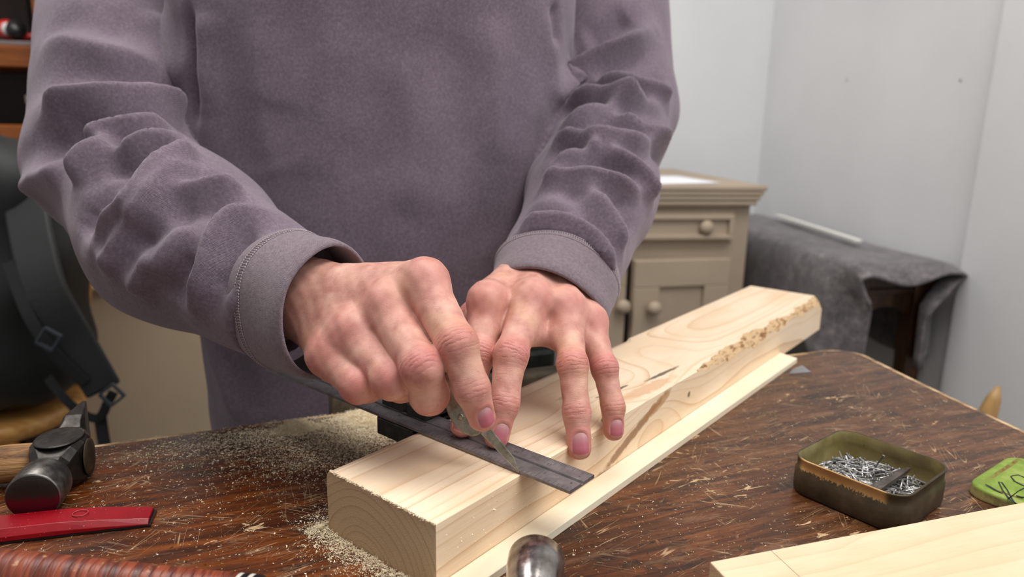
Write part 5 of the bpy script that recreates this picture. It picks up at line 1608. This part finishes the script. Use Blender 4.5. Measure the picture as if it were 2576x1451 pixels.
def skin_material():
    t = NT('skin')
    v = t.coord()
    red = t.attr('red'); tipa = t.attr('tip'); nail = t.attr('nail'); wr = t.attr('wr'); al = t.attr('along')
    n1 = t.noise(v, 70, 5, 0.6); n2 = t.noise(v, 260, 4, 0.6); n3 = t.noise(v, 28, 3, 0.5)
    base = t.ramp(n1, [(0.32, srgb(182, 124, 111)), (0.5, srgb(203, 149, 134)), (0.68, srgb(215, 168, 150))])
    base = t.mix(t.math('MULTIPLY', t.step(n3, 0.5, 0.66), 0.32), base, srgb(218, 176, 136))
    rf = t.math('MULTIPLY', red, t.math('ADD', 0.45, t.math('MULTIPLY', n1, 0.75)), clamp=True)
    base = t.mix(t.math('MULTIPLY', rf, 0.80), base, srgb(192, 106, 104))
    base = t.mix(t.math('MULTIPLY', tipa, 0.45), base, srgb(205, 128, 116))
    speck = t.step(n2, 0.60, 0.75)
    base = t.mix(t.math('MULTIPLY', speck, 0.25), base, srgb(168, 100, 84))
    # nail plate: pale moon at the root, pink bed, translucent rim
    nc = t.ramp(al, [(0.0, srgb(204, 156, 150)), (0.22, srgb(198, 138, 142)), (0.50, srgb(186, 106, 118)), (0.84, srgb(184, 98, 108)), (0.93, srgb(210, 152, 132)), (1.0, srgb(208, 160, 138))])
    col = t.mix(nail, base, nc)
    # fine skin: crossing lines plus transverse folds over the joints
    vor = t.n('ShaderNodeTexVoronoi', feature='DISTANCE_TO_EDGE'); vor.inputs['Scale'].default_value = 900
    t.l(v, vor.inputs['Vector'])
    cell = t.step(vor.outputs['Distance'], 0.0, 0.18)
    wn = t.noise(v, 130, 3, 0.55)
    ph = t.math('ADD', t.math('MULTIPLY', al, 2250.0), t.math('MULTIPLY', t.math('SUBTRACT', wn, 0.5), 10.0))
    sn = t.math('SINE', ph)
    fold = t.math('POWER', t.math('ADD', t.math('MULTIPLY', sn, 0.5), 0.5), 0.45)
    gate = t.step(t.noise(v, 190, 2, 0.5), 0.34, 0.56)
    fold = t.math('MULTIPLY', t.math('MULTIPLY', t.math('SUBTRACT', fold, 1.0), gate), wr)
    ph2 = t.math('ADD', t.math('MULTIPLY', al, 7200.0), t.math('MULTIPLY', wn, 30.0))
    fine = t.math('MULTIPLY', t.math('MULTIPLY', t.math('SINE', ph2), t.attr('fine')), t.math('MULTIPLY', t.noise(v, 160, 2), 0.10))
    nn = t.math('SUBTRACT', 1.0, nail)
    hgt = t.math('ADD', t.math('MULTIPLY', cell, 0.10), t.math('ADD', t.math('MULTIPLY', fold, 1.3), t.math('ADD', fine, t.math('MULTIPLY', n2, 0.25))))
    hgt = t.math('MULTIPLY', hgt, nn)
    nr = t.bump(hgt, 0.50, 0.00055)
    crease = t.math('MULTIPLY', t.math('MULTIPLY', fold, -1.0), 0.16, clamp=True)
    col = t.mix(crease, col, srgb(150, 78, 70))
    rough = t.math('ADD', t.math('MULTIPLY', nn, 0.18), 0.30)
    m = t.out(col, rough, 0.0, nr, Subsurface_Weight=0.16, Subsurface_Scale=0.006, Specular_IOR_Level=0.42)
    t.b.inputs['Subsurface Radius'].default_value = (1.0, 0.36, 0.22)
    return m
SKIN = skin_material()
# ================================================================== the person
parts_V = []; parts_Q = []; parts_A = {}
def add_part(V, Q, A):
    b = sum(len(x) for x in parts_V)
    parts_V.append(V); parts_Q.append(Q + b)
    for k in ('along', 'wr', 'red', 'tip', 'nail', 'fine'):
        parts_A.setdefault(k, []).append(A[k] if A is not None else np.zeros(len(V)))
def bounds(h, extra=0.012, maxd=None):
    P = []
    for fg in h.f.values():
        for p, r in zip(fg['j'], fg['r']): P += [p - r, p + r]
    for (a, b, ra, rb) in h.palm[:-1]: P += [a - ra, a + ra, b - rb, b + rb]
    P = np.array(P); return P.min(0) - extra, P.max(0) + extra
for h in (RH, LH):
    lo, hi = bounds(h)
    V, Q, A = build_hand(h, lo, hi, 0.00088)
    add_part(V, Q, A)

# arm and trunk axes
SH_R = pd(322, -330, 0.91); EL_R = pd(278, 402, 0.645); MID_R = pd(455, 598, 0.563); SEAM_R = pd(722, 752, 0.500); END_R = pd(834, 788, 0.470)
SH_L = pd(1490, -330, 0.92); EL_L = pd(1547, 272, 0.800); MID_L = pd(1490, 490, 0.678); SEAM_L = pd(1398, 704, 0.580); END_L = pd(1372, 766, 0.550)
TC = np.array([-0.142, 0.784, 0.0])           # trunk axis
TYAW = math.radians(12)
T_X = np.array([math.cos(TYAW), math.sin(TYAW), 0]); T_Y = np.array([-math.sin(TYAW), math.cos(TYAW), 0])

def body_fn(p):
    q = p - TC
    e = np.stack([q @ T_X / 0.150, q @ T_Y / 0.085], 1)
    trunk = (np.linalg.norm(e, axis=1) - 1) * 0.085
    trunk = np.maximum(trunk, np.abs(p[:, 2] - 0.13) - 0.43)
    d = trunk
    for (a, b, ra, rb) in [(SH_R, EL_R, 0.050, 0.042), (EL_R, SEAM_R, 0.043, 0.030), (SH_L, EL_L, 0.046, 0.040), (EL_L, SEAM_L, 0.040, 0.029),
                           (SH_R, SH_L, 0.055, 0.055)]:
        d = smin(d, sd_cone(p, a, b, ra, rb), 0.03)
    top = (SH_R + SH_L) / 2
    d = smin(d, sd_cone(p, top, top + np.array([0, -0.01, 0.12]), 0.058, 0.052), 0.05)
    return d
V, Q = surface_net(body_fn, (-0.55, 0.35, -0.35), (0.30, 1.0, 0.85), 0.011)
add_part(V, Q, None)
me = quad_mesh('person', np.concatenate(parts_V), np.concatenate(parts_Q), {k: np.concatenate(v) for k, v in parts_A.items()})
person = link_mesh('person', me, SKIN)
tag(person, 'person in a faded purple sweatshirt marking the timber with knife and steel rule', 'person')

# ------------------------------------------------------------------ sweatshirt
def shirt_fn(p):
    q = p - TC
    z = p[:, 2]
    wx = 0.192 + 0.012 * np.sin((z + 0.1) * 4.0) ; wy = 0.125 + 0.012 * smooth01(z, 0.35, -0.05)
    e = np.stack([q @ T_X / wx, q @ T_Y / wy], 1)
    k = (np.abs(e[:, 0]) ** 2.5 + np.abs(e[:, 1]) ** 2.5) ** (1 / 2.5)
    tr = (k - 1) * 0.120
    tr = np.maximum(tr, -(z + 0.17))
    tr = np.maximum(tr, z - 0.60)
    r = smin(sd_cone(p, SH_R, EL_R, 0.084, 0.067), sd_cone(p, EL_R, MID_R, 0.0665, 0.0630), 0.012)
    r = smin(r, sd_cone(p, MID_R, SEAM_R, 0.0650, 0.0465), 0.03)
    l = smin(sd_cone(p, SH_L, EL_L, 0.088, 0.0665), sd_cone(p, EL_L, MID_L, 0.0660, 0.0560), 0.016)
    l = smin(l, sd_cone(p, MID_L, SEAM_L, 0.0562, 0.0498), 0.03)
    # cut the sleeves square at the hem seam
    r = np.maximum(r, (p - SEAM_R) @ nrm(SEAM_R - MID_R) - 0.002)
    l = np.maximum(l, (p - SEAM_L) @ nrm(SEAM_L - MID_L) - 0.002)
    top = (SH_R + SH_L) / 2
    sh = smin(sd_cone(p, SH_R, top, 0.085, 0.10), sd_cone(p, SH_L, top, 0.080, 0.10), 0.04)
    sh = np.maximum(sh, z - 0.78)
    d = smin(tr, sh, 0.06)
    arms = np.minimum(r, l)
    kk = 0.0015 + 0.05 * smooth01(z, 0.40, 0.55)
    return smin(d, arms, kk)
def trace(px, py, fn=shirt_fn, t0=0.25):
    r = ray(px, py); L = np.linalg.norm(r); u = r / L; t = t0
    for _ in range(160):
        d = float(fn((CAM + u * t)[None])[0])
        if d < 2e-4: break
        t += d * 0.75
        if t > 2: return None
    return CAM + u * t

# folds: lines measured on the cloth, amplitude and half width in metres; negative = furrow
FOLDS = [
 # right sleeve, elbow bunch and forearm
 ([(120, 262), (155, 270), (250, 272), (340, 274), (425, 282), (455, 305)], 0.0272, 0.0125),
 ([(150, 300), (220, 306), (300, 312), (420, 303)], -0.0221, 0.0100),
 ([(215, 372), (240, 355), (290, 335), (370, 327), (440, 318)], 0.0195, 0.0085),
 ([(270, 372), (300, 356), (345, 350), (400, 345)], -0.0195, 0.0080),
 ([(285, 387), (350, 370), (430, 365), (490, 385)], 0.0156, 0.0080),
 ([(250, 425), (290, 408), (340, 396), (420, 392)], -0.0156, 0.0075),
 ([(120, 610), (145, 563), (191, 471), (256, 388), (289, 345)], 0.0195, 0.0105),
 ([(90, 400), (130, 372), (190, 355), (250, 352)], -0.0221, 0.0150),
 ([(75, 480), (110, 440), (160, 420)], 0.0130, 0.0130),
 ([(215, 560), (240, 495), (290, 440), (350, 412)], -0.0182, 0.0110),
 ([(205, 690), (224, 655), (276, 557), (340, 508), (387, 445), (466, 396), (500, 402)], 0.0208, 0.0095),
 ([(180, 640), (200, 590), (222, 530)], -0.0130, 0.0100),
 ([(262, 640), (290, 580), (345, 540)], -0.0169, 0.0095),
 ([(270, 700), (290, 620), (374, 530), (440, 448), (518, 425)], 0.0182, 0.0090),
 ([(340, 640), (365, 590), (420, 520), (470, 470)], -0.0143, 0.0090),
 ([(348, 600), (400, 540), (453, 487), (560, 478), (623, 490)], 0.0156, 0.0085),
 ([(420, 560), (500, 520), (580, 510)], -0.0118, 0.0090),
 ([(395, 700), (430, 620), (480, 560)], 0.0091, 0.0120),
 ([(480, 800), (512, 694), (538, 622), (584, 556), (689, 545)], 0.0161, 0.0085),
 ([(540, 740), (560, 680), (600, 615), (660, 590)], -0.0118, 0.0100),
 ([(440, 770), (460, 710), (490, 640)], -0.0104, 0.0110),
 ([(600, 800), (620, 730), (660, 650), (730, 600)], 0.0065, 0.0110),
 ([(330, 735), (360, 680), (385, 620)], 0.0104, 0.0090),
 # right upper sleeve
 ([(140, 160), (220, 172), (300, 195), (400, 235)], -0.0208, 0.0190),
 ([(110, 110), (200, 118), (300, 140), (400, 180)], 0.0130, 0.0200),
 ([(120, 60), (220, 70), (330, 100)], -0.0091, 0.0160),
 ([(390, 30), (420, 120), (455, 220)], 0.0104, 0.0160),
 ([(150, 215), (250, 225), (350, 240)], 0.0104, 0.0140),
 # left sleeve
 ([(1408, 240), (1440, 205), (1494, 165), (1578, 116), (1640, 66)], 0.0234, 0.0110),
 ([(1430, 262), (1500, 205), (1570, 165), (1630, 128)], -0.0118, 0.0100),
 ([(1470, 110), (1530, 75), (1590, 40)], -0.0156, 0.0150),
 ([(1479, 196), (1547, 206), (1651, 230), (1683, 246)], 0.0156, 0.0080),
 ([(1500, 222), (1560, 226), (1640, 256)], -0.0130, 0.0080),
 ([(1410, 248), (1480, 246), (1547, 246), (1592, 254)], 0.0182, 0.0085),
 ([(1420, 275), (1480, 275), (1540, 275)], -0.0169, 0.0080),
 ([(1390, 345), (1473, 302), (1547, 264), (1590, 252), (1680, 275)], 0.0169, 0.0085),
 ([(1541, 288), (1585, 318), (1630, 346), (1672, 380)], 0.0156, 0.0080),
 ([(1470, 330), (1530, 308), (1590, 340), (1640, 370)], -0.0130, 0.0080),
 ([(1384, 365), (1440, 350), (1494, 348), (1615, 362), (1670, 330)], 0.0156, 0.0080),
 ([(1390, 392), (1440, 378), (1490, 372)], -0.0130, 0.0075),
 ([(1374, 460), (1431, 405), (1480, 378), (1515, 363)], 0.0156, 0.0080),
 ([(1515, 363), (1560, 392), (1600, 425), (1632, 470), (1643, 505)], 0.0143, 0.0080),
 ([(1440, 430), (1500, 400), (1560, 420), (1600, 460)], -0.0156, 0.0085),
 ([(1365, 470), (1400, 456), (1452, 452), (1547, 462), (1630, 494)], 0.0156, 0.0080),
 ([(1473, 463), (1515, 524), (1541, 571), (1562, 640)], 0.0130, 0.0080),
 ([(1400, 500), (1450, 490), (1480, 530), (1500, 590)], -0.0118, 0.0095),
 ([(1545, 500), (1575, 540), (1590, 590)], -0.0143, 0.0100),
 ([(1300, 585), (1340, 563), (1390, 556), (1473, 583), (1526, 650), (1540, 705)], 0.0118, 0.0075),
 ([(1310, 545), (1360, 530), (1420, 540)], -0.0077, 0.0080),
 # front of the trunk
 ([(505, 20), (510, 150), (520, 300), (545, 420)], 0.0060, 0.0180),
 ([(560, 60), (590, 280), (640, 450)], -0.0060, 0.0180),
 ([(650, 20), (640, 180), (660, 330), (690, 470)], 0.0045, 0.0200),
 ([(700, 250), (690, 340), (720, 420)], -0.0050, 0.0200),
 ([(850, 0), (815, 180), (790, 330), (770, 460)], 0.0050, 0.0240),
 ([(1010, 120), (1035, 360), (1020, 560)], 0.0030, 0.0200),
 ([(1130, 60), (1110, 300), (1100, 520)], -0.0030, 0.0260),
 ([(1220, 30), (1250, 240), (1240, 420)], 0.0035, 0.0220),
 ([(1345, 210), (1325, 330), (1300, 470), (1265, 600), (1240, 690)], 0.0060, 0.0140),
 ([(1370, 280), (1345, 430), (1300, 560)], -0.0050, 0.0150),
 ([(1395, 20), (1398, 150), (1400, 260)], 0.0030, 0.0120),
 ([(520, 870), (560, 960), (600, 1070)], 0.0045, 0.0140),
 ([(560, 880), (610, 960), (650, 1060)], -0.0040, 0.0130),
 # the deep crease between each upper sleeve and the trunk
 ([(470, 2), (474, 60), (478, 130), (481, 200), (484, 270), (490, 330)], -0.0230, 0.0058),
 ([(1398, 2), (1400, 60), (1402, 120)], -0.0140, 0.0055),
]
V, Q = surface_net(shirt_fn, (-0.62, 0.36, -0.20), (0.34, 1.02, 0.80), 0.0029)
V = relax(V, Q, 3, 0.5)
V = project(shirt_fn, V, 1, 1e-3)
N = vnormals(V, Q)
N = relax(N, Q, 3, 0.5); N /= np.linalg.norm(N, axis=1)[:, None]
disp = np.zeros(len(V))
def polyline_smooth(P, n=4):
    P = np.array(P)
    out = []
    for i in range(len(P) - 1):
        p0 = P[max(i - 1, 0)]; p1 = P[i]; p2 = P[i + 1]; p3 = P[min(i + 2, len(P) - 1)]
        for k in range(n):
            t = k / n
            out.append(0.5 * (2 * p1 + (p2 - p0) * t + (2 * p0 - 5 * p1 + 4 * p2 - p3) * t * t + (3 * p1 - p0 - 3 * p2 + p3) * t ** 3))
    out.append(P[-1]); return np.array(out)
for (pl, amp, w) in FOLDS:
    P = [trace(*q) for q in pl]
    P = [p for p in P if p is not None]
    if len(P) < 2: continue
    # keep to one continuous piece of cloth
    keep = [P[0]]
    for p in P[1:]:
        if np.linalg.norm(p - keep[-1]) < 0.11: keep.append(p)
    if len(keep) < 2: continue
    P = polyline_smooth(keep)
    n = len(P) - 1
    lo = P.min(0) - w * 3.2; hi = P.max(0) + w * 3.2
    sel = np.where(((V > lo) & (V < hi)).all(1))[0]
    if len(sel) == 0: continue
    q = V[sel]
    bd = np.full(len(q), 9.0); bt = np.zeros(len(q))
    for i in range(n):
        a, b = P[i], P[i + 1]; ba = b - a
        h_ = np.clip(((q - a) @ ba) / max(ba @ ba, 1e-12), 0, 1)
        d = np.linalg.norm(q - a - h_[:, None] * ba, axis=1)
        m = d < bd
        bd = np.where(m, d, bd); bt = np.where(m, (i + h_) / n, bt)
    x = bd / w
    prof = (np.exp(-(np.abs(x / 0.88) ** 1.55)) - 0.22 * np.exp(-((x - 2.0) / 0.9) ** 2)) if amp > 0 else 0.55 * np.exp(-np.abs(x / 1.15) ** 2)
    tp = smooth01(bt, 0.0, 0.26) * smooth01(1 - bt, 0.0, 0.26)
    disp[sel] += amp * prof * (0.12 + 0.88 * tp)
V = V + N * disp[:, None]
# small random rumple
rum = np.zeros(len(V))
for k in range(26):
    kv = RNG.normal(size=3); kv = kv / np.linalg.norm(kv) * RNG.uniform(40, 130)
    rum += np.sin(V @ kv + RNG.uniform(0, 6.28)) / 26 ** 0.5
V = V + N * (0.00075 * rum)[:, None]
V = relax(V, Q, 2, 0.45)

def cloth_material(name, c1, c2, c3, scale=1.0, rib=False):
    t = NT(name)
    v = t.coord()
    n1 = t.noise(v, 14, 5, 0.6); n2 = t.noise(v, 420, 3, 0.6); n3 = t.noise(v, 1500, 2, 0.5)
    c = t.ramp(n1, [(0.30, c1), (0.52, c2), (0.74, c3)])
    c = t.mix(0.55, c, t.ramp(n2, [(0.30, c1), (0.5, c2), (0.72, c3)]))
    wv = t.n('ShaderNodeTexWave', wave_type='BANDS', bands_direction='X')
    wv.inputs['Scale'].default_value = 430; wv.inputs['Distortion'].default_value = 1.5; wv.inputs['Detail'].default_value = 2
    wv.inputs['Detail Scale'].default_value = 3
    vr = t.coord(rot=(0.3, 0.9, 0.4))
    t.l(vr, wv.inputs['Vector'])
    wz = t.n('ShaderNodeTexWave', wave_type='BANDS', bands_direction='Z')
    wz.inputs['Scale'].default_value = 390; wz.inputs['Distortion'].default_value = 1.5
    t.l(vr, wz.inputs['Vector'])
    k = t.math('MULTIPLY', wv.outputs['Fac'], wz.outputs['Fac'])
    hgt = t.math('ADD', t.math('MULTIPLY', k, 0.6), t.math('ADD', t.math('MULTIPLY', n2, 0.6), t.math('MULTIPLY', n3, 0.5)))
    c = t.mix(t.math('MULTIPLY', t.step(k, 0.35, 0.0), 0.22), c, tuple(x * 0.55 for x in c1[:3]) + (1,))
    nr = t.bump(hgt, 0.5, 0.0008)
    m = t.out(c, 0.92, 0.0, nr, Sheen_Weight=0.42, Sheen_Roughness=0.45, Specular_IOR_Level=0.2)
    t.b.inputs['Sheen Tint'].default_value = (0.80, 0.74, 0.78, 1)
    return m
SHIRT = cloth_material('sweatshirt_fleece', srgb(96, 83, 94), srgb(118, 103, 115), srgb(143, 128, 139))
HEM = cloth_material('sleeve_hem_knit', srgb(104, 91, 97), srgb(128, 114, 121), srgb(148, 135, 140))
THREAD = plain('stitch_thread', srgb(176, 163, 167), 0.8, 0, 900, 0.1)
shirt = link_mesh('sweatshirt', quad_mesh('sweatshirt', V, Q), SHIRT, person)

def hem(c0, c1, n1, r0, r1, squash, roll, flare=0.0, open_n=None):
    """turned-up sleeve end: a tube with thickness, from the seam c0 to the opening c1"""
    ax0 = nrm(c1 - c0); ax1 = nrm(n1)
    n, m = 72, 14
    rows = []
    th = 0.0024
    e1 = None
    def ring(s, r, off):
        ax = nrm(ax0 * (1 - s) + ax1 * s)
        c = c0 + (c1 - c0) * s
        ref = np.array([0, 0, 1.0])
        a = nrm(np.cross(ref, ax)); b = np.cross(ax, a)
        out = []
        for k in range(n):
            t = 2 * PI * k / n + roll
            wob = 1 + 0.018 * math.sin(3 * t + 4 * s) + 0.012 * math.sin(5 * t + 1.3)
            out.append(c + (a * (math.cos(t) * squash) + b * (math.sin(t) / squash)) * ((r + off) * wob))
        return out
    for i in range(m + 1):
        s = i / m
        r = r0 + (r1 - r0) * s + 0.0010 * math.exp(-((s - 0.86) / 0.14) ** 2)
        if s < 0.10: r -= 0.0014 * (1 - s / 0.10)
        rows.append(ring(s, r, 0.0))
    rows.append(ring(1.02, r1, -th * 0.3)); rows.append(ring(1.02, r1, -th * 0.9))
    for i in range(m, -1, -2):
        rows.append(ring(i / m, r0 + (r1 - r0) * (i / m), -th))
    mb = MB()
    Vv = [q for r in rows for q in r]; Fc = []
    for i in range(len(rows) - 1):
        for k in range(n):
            k2 = (k + 1) % n
            Fc.append((i * n + k, i * n + k2, (i + 1) * n + k2, (i + 1) * n + k))
    mb.add(Vv, Fc, 0, True)
    cuff = mb.build('sleeve_hem', HEM, shirt)
    cuff['label'] = 'turned-up hem of the sleeve'
    # cover stitch: little slanting threads around the seam, each standing proud
    st = MB()
    R = ring(0.17, r0 + (r1 - r0) * 0.17, 0.0005); R2 = ring(0.25, r0 + (r1 - r0) * 0.25, 0.0004)
    L = 2 * PI * r0; ns = int(L / 0.0019)
    def at(Rr, f):
        f = (f % 1.0) * n; i = int(f); g = f - i
        return Rr[i % n] * (1 - g) + Rr[(i + 1) % n] * g
    for k in range(ns):
        f = k / ns
        a = at(R, f); b = at(R, f + 0.75 / ns)
        st.tube([a, (a + b) / 2 * 1.0, b], [0.00020, 0.00034, 0.00020], 5)
        c = at(R2, f + 0.1 / ns); d = at(R2, f + 0.85 / ns)
        st.tube([c, (c + d) / 2, d], [0.00020, 0.00034, 0.00020], 5)
        st.tube([b, (b + c) / 2, c], [0.0002, 0.0002, 0.0002], 4)
    s = st.build('hem_stitching', THREAD, cuff)
    return cuff
hem(SEAM_R - nrm(SEAM_R - MID_R) * 0.003, END_R, camvec(0.80, -0.12, 0.58), 0.0478, 0.0432, 0.94, 0.2)
hem(SEAM_L - nrm(SEAM_L - MID_L) * 0.003, END_L, camvec(-0.35, -0.76, 0.55), 0.0512, 0.0459, 1.03, 0.1)

# trousers below the bench
def trouser_fn(p):
    q = p - TC
    z = p[:, 2]
    e = np.stack([q @ T_X / 0.172, q @ T_Y / 0.112], 1)
    hip = np.maximum((np.linalg.norm(e, axis=1) - 1) * 0.11, np.maximum(z + 0.06, -0.26 - z))
    d = hip
    for s in (-1, 1):
        top = TC + T_X * s * 0.085 + np.array([0, 0, -0.22])
        kn = TC + T_X * s * 0.10 + T_Y * (-0.01) + np.array([0, 0, -0.45])
        an = TC + T_X * s * 0.11 + T_Y * 0.02 + np.array([0, 0, FLOOR + 0.085])
        leg = smin(sd_cone(p, top, kn, 0.085, 0.066), sd_cone(p, kn, an, 0.066, 0.056), 0.02)
        d = smin(d, leg, 0.02)
    return np.maximum(d, FLOOR + 0.045 - z)
V, Q = surface_net(trouser_fn, (-0.40, 0.58, FLOOR + 0.02), (0.12, 0.96, 0.0), 0.010)
V = relax(V, Q, 2, 0.5)
JEANS = cloth_material('dark_trouser_cloth', srgb(22, 22, 32), srgb(30, 31, 44), srgb(40, 41, 55))
link_mesh('trousers', quad_mesh('trousers', V, Q), JEANS, person)
SHOE = plain('shoe_leather', srgb(38, 30, 26), 0.5, 0, 60, 0.2)
for s in (-1, 1):
    an = TC + T_X * s * 0.11 + T_Y * 0.02
    def shoe_fn(p, an=an):
        f = -T_Y
        a = an + T_Y * 0.045 + np.array([0, 0, FLOOR + 0.042]); b = an + f * 0.14 + np.array([0, 0, FLOOR + 0.036])
        d = smin(sd_cone(p, a, b, 0.041, 0.046), sd_cone(p, an + np.array([0, 0, FLOOR + 0.09]), an + np.array([0, 0, FLOOR + 0.05]), 0.042, 0.046), 0.03)
        return np.maximum(d, FLOOR + 0.001 - p[:, 2])
    c = an
    V, Q = surface_net(shoe_fn, (c[0] - 0.15, c[1] - 0.26, FLOOR - 0.01), (c[0] + 0.15, c[1] + 0.16, FLOOR + 0.16), 0.008)
    link_mesh('shoe', quad_mesh('shoe', V, Q), SHOE, person)
